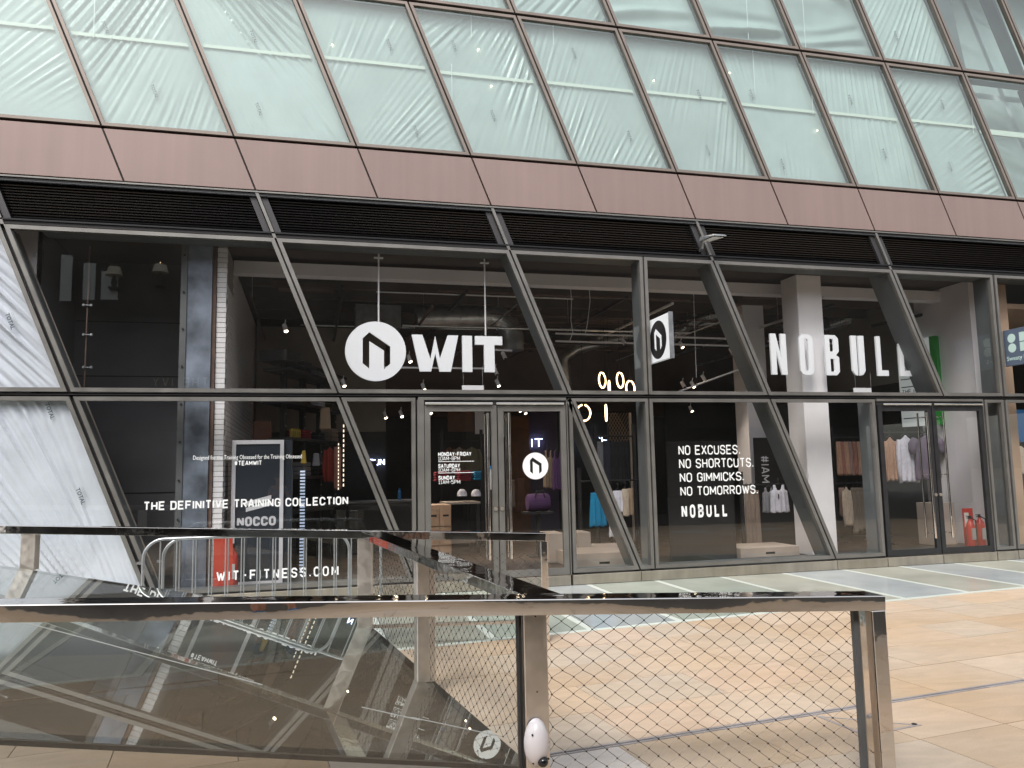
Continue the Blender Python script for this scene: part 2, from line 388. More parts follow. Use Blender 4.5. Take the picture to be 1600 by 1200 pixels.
# lettering -----------------------------------------------------------------------------------------
GL = {
 'A': ([[(0, 0), (1.75, 6)], [(1.75, 6), (2.35, 6)], [(2.35, 6), (4.1, 0)], [(.6, 1.7), (3.5, 1.7)]]),
 'B': ([[(0, 3.1), (0, 6), (3.1, 6), (3.9, 5.3), (3.9, 3.8), (3.2, 3.1), (0, 3.1), (0, 0), (3.2, 0), (4, .8), (4, 2.3), (3.2, 3.1)]]),
 'C': ([[(4, 4.2), (4, 5), (3, 6), (1, 6), (0, 5), (0, 1), (1, 0), (3, 0), (4, 1), (4, 1.8)]]),
 'D': ([[(0, 3), (0, 6), (3, 6), (4, 5), (4, 1), (3, 0), (0, 0), (0, 3)]]),
 'E': ([[(4, 6), (0, 6), (0, 0), (4, 0)], [(0, 3.05), (3.5, 3.05)]]),
 'F': ([[(4, 6), (0, 6), (0, 0)], [(0, 3.05), (3.5, 3.05)]]),
 'G': ([[(4, 4.3), (4, 5), (3, 6), (1, 6), (0, 5), (0, 1), (1, 0), (3, 0), (4, 1), (4, 2.9), (2.3, 2.9)]]),
 'H': ([[(0, 0), (0, 6)], [(4, 0), (4, 6)], [(0, 3), (4, 3)]]),
 'I': ([[(0, 0), (0, 6)]]),
 'K': ([[(0, 0), (0, 6)], [(4, 6), (.6, 3), (4, 0)]]),
 'L': ([[(0, 6), (0, 0), (3.8, 0)]]),
 'M': ([[(0, 0), (0, 6)], [(0, 5.7), (2.4, 1.6)], [(2.4, 1.6), (4.8, 5.7)], [(4.8, 0), (4.8, 6)]]),
 'N': ([[(0, 0), (0, 6)], [(.1, 5.7), (3.9, .3)], [(4, 0), (4, 6)]]),
 'O': ([[(0, 3), (0, 5), (1, 6), (3, 6), (4, 5), (4, 1), (3, 0), (1, 0), (0, 1), (0, 3)]]),
 'P': ([[(0, 0), (0, 6), (3.1, 6), (4, 5.1), (4, 3.7), (3.1, 2.8), (0, 2.8)]]),
 'R': ([[(0, 0), (0, 6), (3.1, 6), (4, 5.1), (4, 3.8), (3.1, 2.9), (0, 2.9)], [(2, 2.9), (4, 0)]]),
 'S': ([[(4, 4.5), (4, 5), (3, 6), (1, 6), (0, 5), (0, 4), (1, 3.1), (3, 3.0), (4, 2), (4, 1), (3, 0), (1, 0), (0, 1), (0, 1.6)]]),
 'T': ([[(0, 6), (4, 6)], [(2, 6), (2, 0)]]),
 'U': ([[(0, 6), (0, 1), (1, 0), (3, 0), (4, 1), (4, 6)]]),
 'V': ([[(0, 6), (2, 0)], [(2, 0), (4, 6)]]),
 'W': ([[(0, 6), (1.5, 0)], [(1.5, 0), (2.9, 5)], [(2.9, 5), (4.3, 0)], [(4.3, 0), (5.8, 6)]]),
 'X': ([[(0, 0), (4, 6)], [(0, 6), (4, 0)]]),
 'Y': ([[(0, 6), (2, 3), (4, 6)], [(2, 3), (2, 0)]]),
 '#': ([[(1, 0), (1.4, 6)], [(3, 0), (3.4, 6)], [(0, 4.1), (4.4, 4.1)], [(0, 1.9), (4.4, 1.9)]]),
 '-': ([[(.3, 3), (2.7, 3)]]), '.': ([[(.2, -.1), (.2, .8)]]),
 '0': ([[(0, 3), (0, 5), (1, 6), (3, 6), (4, 5), (4, 1), (3, 0), (1, 0), (0, 1), (0, 3)]]),
 '1': ([[(0, 5), (1.2, 6), (1.2, 0)], [(0, 0), (2.4, 0)]]),
 '5': ([[(3.8, 6), (0, 6), (0, 3.5), (3, 3.5), (4, 2.6), (4, 1), (3, 0), (1, 0), (0, .8)]]),
 '6': ([[(3.8, 5.2), (3, 6), (1, 6), (0, 5), (0, 1), (1, 0), (3, 0), (4, 1), (4, 2.5), (3, 3.4), (0, 3.2)]]),
 '8': ([[(1, 3.1), (.2, 3.9), (.2, 5.3), (1, 6), (3, 6), (3.8, 5.3), (3.8, 3.9), (3, 3.1), (1, 3.1), (0, 2.3), (0, 1), (1, 0), (3, 0), (4, 1), (4, 2.3), (3, 3.1)]]),
}
def soften(pl):
    out = [pl[0]]
    for i in range(1, len(pl) - 1):
        a, b, c = Vector(pl[i - 1]), Vector(pl[i]), Vector(pl[i + 1]); u, v_ = (b - a), (c - b)
        if u.length > .3 and v_.length > .3 and u.normalized().dot(v_.normalized()) > .55:
            k1, k2 = min(.45, u.length * .4), min(.45, v_.length * .4)
            out += [tuple(b - u.normalized() * k1), tuple(b + v_.normalized() * k2)]
        else: out.append(pl[i])
    return out + [pl[-1]]
for _k in 'BCDGOPRSU0568':
    GL[_k] = [soften(st) for st in GL[_k]]
def ribbon(pl, t):
    n = len(pl); closed = n > 2 and pl[0] == pl[-1]; P = [Vector(p) for p in pl]; L = []; Rr = []
    for i in range(n):
        if closed and i in (0, n - 1): a, b = (P[n - 1] - P[n - 2]).normalized(), (P[1] - P[0]).normalized()
        else:
            a = (P[i] - P[i - 1]).normalized() if i else None; b = (P[i + 1] - P[i]).normalized() if i < n - 1 else None
            a = a or b; b = b or a
        na, nb = Vector((-a.y, a.x)), Vector((-b.y, b.x)); k = na + nb
        if k.length < .05: k = na
        k = k / max(.45, k.dot(na)); L.append(P[i] + k * t / 2); Rr.append(P[i] - k * t / 2)
    return [[L[i], L[i + 1], Rr[i + 1], Rr[i]] for i in range(n - 1)]
def line_width(s, t, sp): 
    x = 0
    for ch in s:
        if ch == ' ': x += 2.6 + sp; continue
        x += max(p[0] for st in GL[ch] for p in st) + t + sp
    return x - sp
def letters(mb, s, x0, z0, x1, height, t=.9, sp=1.0, y=-.012, depth=.0015, place=None):
    """text s with its left at x0, baseline z0, right at x1, cap height; t and sp in units of a sixth of the height"""
    k = height / (6 + t); wd = line_width(s, t, sp); kx = (x1 - x0) / wd; cx = 0; q = 0
    for ch in s:
        if ch == ' ': cx += 2.6 + sp; continue
        for st in GL[ch]:
            for quad in ribbon(st, t):
                pts = [(x0 + (cx + t / 2 + p.x) * kx, z0 + (p.y + t / 2) * k) for p in quad]
                d = q * .00008
                if place: pts = [place(*p) for p in pts]
                mb.prism(pts, y - d, y + depth)
            q = (q + 1) % 5
        cx += max(p[0] for st in GL[ch] for p in st) + t + sp
    return mb
def blender_text(s, size, m, name, parent=None, M=None, bold=0., ext=.0005):
    cu = bpy.data.curves.new(name, 'FONT'); cu.body = s; cu.size = size; cu.offset = bold; cu.extrude = ext; cu.resolution_u = 2
    o = bpy.data.objects.new('tmp', cu); COL.objects.link(o); dg = bpy.context.evaluated_depsgraph_get()
    me = bpy.data.meshes.new_from_object(o.evaluated_get(dg)); bpy.data.objects.remove(o)
    me.name = name; me.transform(M or Matrix()); me.materials.clear(); me.materials.append(MT[m])
    return me
def mesh_obj(name, me, parent=None, label=None):
    o = bpy.data.objects.new(name, me); COL.objects.link(o)
    if parent is not None:
        off = Vector((0, 0, 0)); p = parent
        while p is not None: off += p.location; p = p.parent
        if off.length: me.transform(Matrix.Translation(-off))
        o.parent = parent
    if label: o['label'] = label
    return o
TXT_XZ = Matrix(((1, 0, 0, 0), (0, 0, -1, 0), (0, 1, 0, 0), (0, 0, 0, 1)))     # text plane onto the xz plane, read from -y

LOGO = [(-.43, .43), (-.21, .64), (.48, .17), (.48, -.41), (.27, -.60), (.27, .02), (-.21, .33), (-.21, -.59), (-.43, -.41)]
def logo_disc(c, r, y0, y1, name, m, parent=None, label=None, inverse=False):
    """round disc in the xz plane with the angular arch cut out of it"""
    bm = bmesh.new(); n = 56
    ov = [bm.verts.new((c[0] + r * math.cos(2 * math.pi * i / n), y0, c[1] + r * math.sin(2 * math.pi * i / n))) for i in range(n)]
    s = r
    iv = [bm.verts.new((c[0] + p[0] * s, y0, c[1] + p[1] * s)) for p in LOGO]
    ed = [bm.edges.new((ov[i], ov[(i + 1) % n])) for i in range(n)] + [bm.edges.new((iv[i], iv[(i + 1) % len(iv)])) for i in range(len(iv))]
    g = bmesh.ops.triangle_fill(bm, edges=ed, use_beauty=True)
    fs = [f for f in bm.faces]
    kill = []
    for f in fs:
        m0 = f.calc_center_median(); x, z = (m0.x - c[0]) / s, (m0.z - c[1]) / s
        ins = False; L = LOGO
        for i in range(len(L)):
            a, b = L[i], L[i - 1]
            if (a[1] > z) != (b[1] > z) and x < (b[0] - a[0]) * (z - a[1]) / (b[1] - a[1]) + a[0]: ins = not ins
        if ins: kill.append(f)
    if kill: bmesh.ops.delete(bm, geom=kill, context='FACES')
    ex = bmesh.ops.extrude_face_region(bm, geom=list(bm.faces))
    for v in [g_ for g_ in ex['geom'] if isinstance(g_, bmesh.types.BMVert)]: v.co.y = y1
    bmesh.ops.recalc_face_normals(bm, faces=bm.faces)
    me = bpy.data.meshes.new(name); bm.to_mesh(me); bm.free(); me.materials.append(MT[m])
    return mesh_obj(name, me, parent, label)

# ================================================================== THE SETTING: ground
SL = .107                                        # the paving runs 6 degrees off the shopfront
def kerb_y(x): return -3.238 + SL * x
pave = MB().box(-150, 150, -150, -.0, -.30, -.022)
pavement = structure(pave, 'pavement', 'joint_sand')
ang = math.atan(SL); ca, sa = math.cos(ang), math.sin(ang)
def PV(u, v): return (u * ca + v * sa, -3.238 + u * sa - v * ca)      # u along the joint line, v towards the viewer
rows = 0; v = .006
row_h = [.62, .66, .64, .66, .64, .66, .64, .66, .64, .66, .64, .66]
slab_no = 0
slab_list = []
for ri, h in enumerate(row_h):
    u = -11.5 + random.uniform(0, .6)
    while u < 13.5:
        L = random.choice([.75, .9, 1.0, 1.15, 1.3])
        a, b = PV(u + .003, v + .003), PV(u + L - .003, v + h - .003)
        cxp, cyp = PV(u + L / 2, v + h / 2)
        vis = -8.5 < cxp < 10.5 and cyp > -9.5
        slab_list.append((vis, u, L, v, h)); u += L
    v += h
    if ri == 4: v += .07                          # the drain slot runs here
V_DRAIN = .006 + sum(row_h[:5]); V_END = v
far = MB()
for vis, u, L, v_, h in slab_list:
    z = -.0015 + random.uniform(-.0012, .0008)
    pts = [PV(u + .0035, v_ + h - .0035), PV(u + L - .0035, v_ + h - .0035), PV(u + L - .0035, v_ + .0035), PV(u + .0035, v_ + .0035)]
    if vis: MB().prismz(pts, -.02, z).build('paving_slab', 'sandstone', pavement)
    else: far.prismz(pts, -.02, z)
far.build('far_paving_slabs', 'sandstone', pavement, kind='stuff')
m = MB()
bx0, bx1 = PV(-11.5, V_END + .01), PV(13.5, V_END + .01)
m.prismz([(-150, bx0[1] - 15), (150, bx1[1] + 14), (150, -150), (-150, -150)][::-1], -.02, -.003)
m2 = MB().prismz([(-60, -60), (60, -60), PV(60, V_END + .01), PV(-60, V_END + .01)], -.02, -.004); m2.build('shade_toned_paving', 'paving_shade_tone', pavement)  # dark tone painted in for the shade under the overhang opposite
# drain slot: two steel edges and a dark slot
dr = MB()
for o_, wd in ((.004, .022), (.044, .022)):
    dr.prismz([PV(-11.5, V_DRAIN + o_ + wd), PV(13.5, V_DRAIN + o_ + wd), PV(13.5, V_DRAIN + o_), PV(-11.5, V_DRAIN + o_)], -.02, .0)
dch = dr.build('drain_channel', 'drain_steel'); dch['kind'] = 'structure'
# triangular access cover
tri = [at(1275, 1119, 0, 2), at(1440, 1133.5, 0, 2), at(1352, 1150, 0, 2)]
tri2 = [(float(p[0]), float(p[1])) for p in tri][::-1]
ac = thing('access_cover', 'triangular stone access cover with thin steel edges set in the paving', 'cover', (tri2[0][0], tri2[0][1], 0))
MB().prismz(inset(tri2, .02), -.01, .003).build('stone_infill', 'sandstone', ac)
mb = MB(); ti = inset(tri2, .016)
for i in range(3):
    j = (i + 1) % 3
    mb.hexa([(*tri2[i], -.01), (*tri2[j], -.01), (*ti[j], -.01), (*ti[i], -.01)], [(*tri2[i], .004), (*tri2[j], .004), (*ti[j], .004), (*ti[i], .004)])
mb.build('steel_edge', 'drain_steel', ac)
for p in tri2[:2]: MB().lathe([(.018, .0035), (.018, .0075), (.012, .008)], (p[0] * .93 + ti[2][0] * .07, p[1] * .93 + ti[2][1] * .07, 0), 10).build('lifting_bolt', 'black_paint', ac)

# glass floor strip along the shopfront
gf = structure(MB().prismz([(-14, kerb_y(-14)), (14, kerb_y(14)), (14, -.04), (-14, -.04)], -.06, -.018), 'glass_floor', 'black_paint')
kinds = {0: 'green', 1: 'green', 2: 'olive', 3: 'blue', 4: 'olive', 5: 'blue', 6: 'olive', 7: 'blue', -1: 'blue', -2: 'green', -3: 'olive', -4: 'green', -5: 'olive', -6: 'blue'}
for k in range(-11, 11):
    x0 = .295 + 1.122 * k + .006; x1 = x0 + 1.122 - .012
    yn0, yn1 = kerb_y(x0) + .012, kerb_y(x1) + .012
    MB().prismz([(x0, yn0), (x1 - .085, kerb_y(x1 - .085) + .095), (x1 - .085, -.05), (x0, -.05)] if False else [(x0, kerb_y(x0) + .10), (x1 - .085, kerb_y(x1 - .085) + .10), (x1 - .085, -.05), (x0, -.05)], -.016, -.002).build('floor_pane', 'floor_glass_' + kinds.get(k, 'green'), gf)
    MB().prismz([(x0, yn0), (x1, yn1), (x1, -.05), (x1 - .083, -.05), (x1 - .083, kerb_y(x1 - .083) + .098), (x0, kerb_y(x0) + .098)], -.016, -.002).build('frosted_edge', 'floor_glass_edge', gf)

# ================================================================== THE GLASS BUILDING
X0, PT, SLP, ZR = -6.74, 1.7575, .40, 6.64
def D(k, z): return X0 + PT * k + SLP * (ZR - z)
bld = thing('glass_building', 'glass building with slanting mullions, rose spandrel band, black louvres and shopfront', 'building', (0, 0, 0))

def pane(poly, y=.03, fw=.05, fy=(-.025, .05), gm='shop_glass', fm='bronze_frame', gap=.013, frame=True, par=None):
    outer = inset(poly, gap); inner = inset(outer, fw)
    f = MB().ring(outer, inner, fy[0], fy[1]).build('pane_frame', fm, par or bld)
    mid = inset(outer, fw * .5)
    MB().add([(p[0], y, p[1]) for p in mid], [tuple(range(len(mid)))]).build('glass_pane', gm, par or bld)
    return f

def slat(k, z0, z1, wd, y0, y1, name, m):
    a = [(D(k, z0) - wd / 2, z0), (D(k, z0) + wd / 2, z0), (D(k, z1) + wd / 2, z1), (D(k, z1) - wd / 2, z1)]
    return MB().prism(a, y0, y1).build(name, m, bld)

# upper glazing rows with builder's film behind
UROWS = [(6.66, 9.11), (9.13, 11.6)]
def film_sheet(poly4, y, m, seed, angle, amp, wl, base=.38, nx=70, nz=64, name='protective_film'):
    """poly4: bl, br, tr, tl; wrinkled polythene"""
    rg = random.Random(seed); bl, br, tr, tl = [np.array(p) for p in poly4]
    vs = []; ca_, sa_ = math.cos(angle), math.sin(angle); so = seed * 3.17 + 5
    cen_ = (bl + br + tr + tl) / 4; FD = rg.choice([4.0, 6.0, 9.0]) * rg.choice([-1, 1])
    for j in range(nz + 1):
        t = j / nz
        for i in range(nx + 1):
            s_ = i / nx; p = (bl * (1 - s_) + br * s_) * (1 - t) + (tl * (1 - s_) + tr * s_) * t
            x, z = p; dx, dz = x - cen_[0], z - cen_[1]
            cr_ = dx * ca_ + dz * sa_; al = -dx * sa_ + dz * ca_
            th = math.atan2(cr_, FD + al) * FD                      # folds fan out from a far pinch point
            w1 = mnoise(Vector((th * 1.3, al * .35, so))); w2 = mnoise(Vector((th * 2.6 + 9, al * .5, so + 3)))
            ph_ = th * 6.283 / wl + 2.6 * w1 + 1.2 * w2
            e1 = mnoise(Vector((th * .9 + 4, al * .55, so + 8))); e2 = mnoise(Vector((th * 3.1, al * .8, so + 12)))
            env = min(1.15, max(.05, base + 1.25 * e1 + .5 * e2)) * min(1, 9 * s_ + .1, 9 * (1 - s_) + .1, 9 * t + .1, 9 * (1 - t) + .1)
            ridge = (1 - abs(math.sin(ph_ / 2))) ** 1.6 * 1.5 - .4
            vs.append((x, y - amp * env * (ridge + .45 * math.sin(ph_ * 1.73 + 3 * w2)) - .012 * mnoise(Vector((x * 1.1, z * 1.1, so + 20))), z))
    fs = [(j * (nx + 1) + i, j * (nx + 1) + i + 1, (j + 1) * (nx + 1) + i + 1, (j + 1) * (nx + 1) + i) for j in range(nz) for i in range(nx)]
    me = bpy.data.meshes.new(name); me.from_pydata(vs, [], fs); me.shade_smooth(); me.materials.append(MT[m])
    return mesh_obj(name, me, bld)
TOT = blender_text('TOTAL', .13, 'print_grey', 'printed_word', bold=.003)
def total_print(par, x, y, z, rot=-1.2, sc=.5):
    me = TOT.copy(); me.transform(TXT_XZ @ Matrix.Rotation(rot, 4, 'Z') @ Matrix.Scale(sc, 4)); me.transform(Matrix.Translation((x, y, z)))
    o = bpy.data.objects.new('printed_word', me); COL.objects.link(o); o.parent = par
    if total_print.first: o['label'] = 'the word TOTAL printed on the film'; total_print.first = False
    l = MB()
    for q in (0, .035): 
        a = Vector((x + .07 + q * .5, z + .02)); d = Vector((.10, -.24)) * sc
        l.prism([(a.x, a.y), (a.x + .004, a.y + .002), (a.x + d.x + .004, a.y + d.y + .002), (a.x + d.x, a.y + d.y)], y - .001, y)
    l.build('small_print', 'vinyl_faint', par)
total_print.first = True
fsty = {0: (-.7, .015, .11), 1: (-.45, .02, .12), 2: (.62, .036, .13), 3: (-.5, .018, .11), 4: (-.42, .024, .13), 5: (-.38, .016, .11), 6: (-.2, .018, .12), 7: (.12, .014, .13), 8: (.1, .016, .12), 9: (-.85, .028, .14)}
for ri, (z0, z1) in enumerate(UROWS):
    for k in range(-3, 13):
        poly = [(D(k, z0), z0), (D(k + 1, z0), z0), (D(k + 1, z1), z1), (D(k, z1), z1)]
        pane(poly, y=.02, fw=.045, gm='upper_glass', fm='upper_frame', fy=(-.02, .05))
        ip = inset(poly, .05)
        kk = k + 1
        sty = fsty.get((kk + ri * 4) % 10, (.3, .015, .12))
        mt = 'film_green'
        if ri == 1 and kk in (6, 7, 8): mt = 'film_smooth'; sty = (1.45, .05, .9)
        if kk >= 9 + (1 if ri == 1 else 0) - 0 and kk < 12 and not (ri == 0 and kk == 9):
            fo = film_sheet(ip, .75, 'film_smooth', kk * 7 + ri, 1.2, .05, .9, nx=40, nz=40)
        else:
            hi = -2 <= k <= 8 and (ri == 0 or kk > 3)
            fo = film_sheet(ip, .13, mt, kk * 7 + ri, sty[0], sty[1] * (1.25 if kk % 3 else .95), sty[2], nx=84 if hi else 30, nz=90 if hi else 30)
            if mt == 'film_green' and k > -3:
                zz = z0 + .35 + (kk * .37 % .5); total_print(fo, D(k, zz) + .35 + (kk * .53 % .9), .085, zz)
                zz = z0 + 1.5 + (kk * .71 % .6); total_print(fo, D(k, zz) + .25 + (kk * .31 % 1.0), .085, zz)
    # horizontal joint, inner frame
    MB().box(D(-3, z0), D(13, z0), .05, .09, z0 - .03, z0 + .03).build('transom', 'gasket', bld)
    MB().box(D(-3, z0), D(13, z0), .16, .34, z0 - .04, z0 + .04).build('inner_rail', 'fin_grey', bld)
    for k in range(-3, 14):
        slat(k, z0, z1, .05, .05, .09, 'mullion', 'gasket')
        slat(k, z0 + .04, z1, .05, .16, .42, 'mullion_fin', 'fin_grey')
MB().box(D(-3, 8.06), D(13, 8.06), .20, .24, 8.03, 8.09).build('room_rail', 'pale_tone', bld)
for x, z in ((-1.3, 8.5), (-1.1, 7.9), (1.75, 8.3), (4.9, 7.7), (3.2, 8.6), (-3.6, 8.3)): 
    MB().lathe([(.004, 0), (.011, .01), (.004, .02)], (x, .10, z), 8).build('ceiling_spot', 'spot_glow', bld)
# pale strips painted on the films for the inner transom showing through
for k in range(-2, 10):
    z = 8.03 + .02 * (k % 3)
    MB().prism([(D(k, z) + .09, z), (D(k + 1, z) - .12, z), (D(k + 1, z + .05) - .12, z + .05), (D(k, z + .05) + .09, z + .05)], .098, .100).build('painted_transom', 'pale_tone', bld)
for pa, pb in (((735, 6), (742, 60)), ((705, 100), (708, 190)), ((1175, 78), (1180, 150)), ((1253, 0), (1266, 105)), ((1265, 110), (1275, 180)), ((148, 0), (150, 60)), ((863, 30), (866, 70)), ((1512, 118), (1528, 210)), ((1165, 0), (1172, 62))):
    a, b = at(*pa, .10), at(*pb, .10); MB().box(a[0], a[0] + .010, .085, .088, b[2], a[2]).build('painted_glint', 'vinyl_white', bld)  # thin white strips painted as glints on the upper glass
# slanting grey column inside the right end
MB().prism([(8.7, 6.7), (9.1, 6.7), (8.3, 11.6), (7.9, 11.6)], .45, .6).build('inner_column', 'fin_grey', bld)
MB().box(D(-3, 11.6), D(14, 11.6), 0, 14, 11.62, 12.2).build('roof_edge', 'upper_frame', bld)
MB().box(-14, 15, .9, .95, 6.2, 11.6).build('room_wall', 'white_paint', bld)
# spandrels
for k in range(-4, 13):
    z0, z1 = 5.885, 6.63
    g = .012
    p = [(D(k, z0) + g, z0), (D(k + 1, z0) - g, z0), (D(k + 1, z1) - g, z1), (D(k, z1) + g, z1)]
    MB().prism(p, -.02, .04).build('spandrel_panel', 'spandrel_rose', bld, bevel=.004)
    slat(k, z0, z1, .04, .02, .05, 'spandrel_joint', 'gasket')
MB().box(-13, 16, .04, .9, 5.9, 6.63).build('spandrel_backing', 'gasket', bld)
MB().box(-13, 16, -.03, .05, 5.845, 5.866).build('drip_trim', 'bronze_frame', bld)
MB().box(-13, 16, .0, .10, 5.79, 5.842).build('louvre_head', 'louvre_black', bld)
MB().box(-13, 16, -.01, .0, 5.80, 5.806).build('head_line', 'fin_inner', bld)
# louvres
for k in range(-5, 12, 2):
    for i in range(13):
        z = 5.285 + i * .040
        a0, a1 = D(k, z) + .13, D(k + 2, z) - .13
        b = MB(); b.hexa([(a0, .07, z), (a1, .07, z), (a1, .078, z - .014), (a0, .078, z - .014)], [(a0, .155, z + .038), (a1, .155, z + .038), (a1, .16, z + .028), (a0, .16, z + .028)])
        b.build('louvre_blade', 'louvre_black', bld)
    for sgn in (-1, 1):
        kz = [(D(k, 5.24) + sgn * .035, 5.24), (D(k, 5.24) + sgn * .125, 5.24), (D(k, 5.79) + sgn * .125, 5.79), (D(k, 5.79) + sgn * .035, 5.79)]
        MB().prism(kz, .03, .20).build('louvre_side_plate', 'plate_dark', bld)
    slat(k, 5.18, 5.84, .045, -.02, .10, 'mullion', 'bronze_frame')
MB().box(-13, 16, .22, .26, 5.2, 5.9).build('louvre_backing', 'black_void', bld)
MB().box(-13, 16, -.02, .06, 5.245, 5.268).build('louvre_sill', 'louvre_black', bld)
MB().box(-13, 16, .0, .06, 5.192, 5.24).build('louvre_base', 'gasket', bld)

# shopfront panes
ZT, ZM1, ZM0, ZB = 5.19, 2.905, 2.865, .165
def quad(l0, r0, z0, l1, r1, z1): return [(l0, z0), (r0, z0), (r1, z1), (l1, z1)]
W = dict(fw=.055)
for k0, k1 in ((-1, 1), (1, 3)): pane(quad(D(k0, ZM1), D(k1, ZM1), ZM1, D(k0, ZT), D(k1, ZT), ZT), **W)
pane(quad(D(3, ZM1), 1.37, ZM1, D(3, ZT), 1.37, ZT), **W)
pane(quad(1.37, D(5, ZM1), ZM1, 1.37, D(5, ZT), ZT), **W)
pane(quad(D(5, ZM1), D(7, ZM1), ZM1, D(5, ZT), D(7, ZT), ZT), **W)
pane(quad(D(7, ZM1), 8.36, ZM1, D(7, ZT), 8.36, ZT), **W)
pane(quad(D(-1, ZB), D(1, ZB), ZB, D(-1, ZM0), D(1, ZM0), ZM0), **W)
pane([(D(1, .30), .30), (-2.36, .30), (-2.36, ZM0), (D(1, ZM0), ZM0)], **W)
pane([(.012, ZB), (D(3, ZB), ZB), (D(3, ZM0), ZM0), (.012, ZM0)], **W)
pane(quad(D(3, ZB), 1.37, ZB, D(3, ZM0), 1.37, ZM0), fw=.05)
pane(quad(1.37, D(5, ZB), ZB, 1.37, D(5, ZM0), ZM0), **W)
pane(quad(D(5, ZB), 5.62, ZB, D(5, ZM0), 5.62, ZM0), **W)
pane(quad(7.92, 8.36, ZB, 7.92, 8.36, ZM0), fw=.05)
for xa, xb in ((8.38, 10.9), (10.9, 13.4)):
    pane(quad(xa, xb, ZM1, xa, xb, ZT), fw=.05); pane(quad(xa, xb, ZB, xa, xb, ZM0), fw=.05)
# left bays behind white sheeting
for k0, k1 in ((-3, -1), (-5, -3)):
    for za, zb in ((ZM1, ZT), (ZB, ZM0)):
        poly = quad(D(k0, za), D(k1, za) if k1 != -1 else D(k1, za) - .02, za, D(k0, zb), D(k1, zb) if k1 != -1 else D(k1, zb) - .02, zb)
        pane(poly, gm='white_bay_glass', fw=.055)
        fo = film_sheet(inset(poly, .05), .085, 'film_white', int(za * 10) + k0 * 3, .72, .055, .12, .85, nx=170 if k0 == -3 else 60, nz=110 if k0 == -3 else 50)
        if k0 == -3:
            if za > 1:
                for px, py in ((14, 502),): p = at(px, py, .045); total_print(fo, p[0] - .05, .045, p[2] + .1, sc=.55)
            else:
                for px, py in ((76, 645), (124, 778)): p = at(px, py, .045); total_print(fo, p[0] - .05, .045, p[2] + .12, sc=.55)
# gaskets and structural fins behind
def vert(x, z0, z1, fin=True, d=.42):
    MB().box(x - .028, x + .028, .05, .10, z0, z1).build('mullion', 'gasket', bld)
    if fin: MB().box(x - .03, x + .03, .10, d, z0, z1).build('mullion_fin', 'fin_grey', bld)
for k in (-3, -1, 1, 3, 5): slat(k, .15, 5.2, .06, .05, .10, 'mullion', 'gasket')
slat(7, 2.9, 5.2, .06, .05, .10, 'mullion', 'gasket')
for k in (-1, 1, 3, 5): slat(k, .2, 5.2, .055, .10, .50, 'mullion_fin', 'fin_grey')
slat(7, 2.9, 5.2, .055, .10, .55, 'mullion_fin', 'fin_grey')
slat(-1, .2, 5.2, .08, .50, .53, 'fin_flange', 'pale_wood')
vert(0, .15, 2.88, False); vert(-2.36, .15, 2.88, False); vert(1.37, .15, 5.2); vert(5.63, .15, 2.88); vert(7.915, .15, 2.88, False); vert(8.37, .15, 5.2); vert(10.9, .15, 5.2)
MB().box(-13, 14, .05, .10, 2.855, 2.915).build('transom', 'gasket', bld)
MB().box(-13, 14, .0, .05, 2.878, 2.892).build('transom_joint', 'gasket', bld)
MB().box(D(-1, 2.9), 14, .101, .17, 2.83, 2.94).build('transom_rail', 'fin_grey', bld)
MB().box(-7.5, 14, .10, .5, 5.16, 5.2).build('head_rail', 'fin_grey', bld)
for a, b in ((-6.4, -2.4), (.04, 5.6), (7.95, 14)): MB().box(a, b, .10, .36, .15, .215).build('base_rail', 'fin_grey', bld)
# sill panels
for a, b in ((-13, -9.2), (-9.2, -6.0), (-6.0, -2.36), (-2.35, -1.13), (-1.125, -.02), (.01, 1.13), (1.135, 4.645), (4.65, 5.63), (5.64, 6.765), (6.775, 7.905), (7.92, 8.37), (8.38, 13.4)):
    MB().box(a, b - .006, -.045, .12, .0, .148).build('sill_panel', 'sill_bronze', bld, bevel=.004)
    
# doors
def door(x0, x1, z0, z1, handle_x, name_label, hinge, dark=False):
    d = MB(); fm = 'bronze_frame' if not dark else 'black_paint'
    s = .085
    d.ring([(x0, z0), (x1, z0), (x1, z1), (x0, z1)], [(x0 + s, z0 + .10), (x1 - s, z0 + .10), (x1 - s, z1 - .09), (x0 + s, z1 - .09)], -.01, .05)
    dd = d.build('door', fm, bld, label=name_label)
    MB().add([(x0 + s, .02, z0 + .09), (x1 - s, .02, z0 + .09), (x1 - s, .02, z1 - .08), (x0 + s, .02, z1 - .08)], [(0, 1, 2, 3)]).build('door_glass', 'shop_glass', dd)
    for yy, rr, dx in ((-.085, .019, 0), (.13, .016, 0)):
        h = MB(); zt, zb_ = z1 - .12, z0 + .28
        h.tube([(handle_x, yy, zb_), (handle_x, yy, zt)], rr, 12)
        for zz in (zb_ + .08, (zt + zb_) / 2, zt - .08): h.tube([(handle_x, yy, zz), (handle_x, 0 if yy < 0 else .04, zz)], .009, 8)
        h.build('pull_handle', 'polished_steel', dd, smooth=True)
    MB().lathe([(.028, -.03), (.028, -.011), (.012, -.011)], ((x0 + .04 if hinge == 'r' else x1 - .04), 0, z0 + 1.02), 14, 'y').build('lock_cylinder', 'brushed_steel', dd)
    return dd
door(-2.235, -1.135, .16, 2.74, -1.29, 'left door leaf with opening hours', 'l')
door(-1.115, -.03, .16, 2.74, -.96, 'right door leaf with round logo', 'r')
door(5.665, 6.765, .16, 2.74, 6.60, 'left dark framed door leaf', 'l', True)
door(6.785, 7.885, .16, 2.74, 6.95, 'right dark framed door leaf', 'r', True)
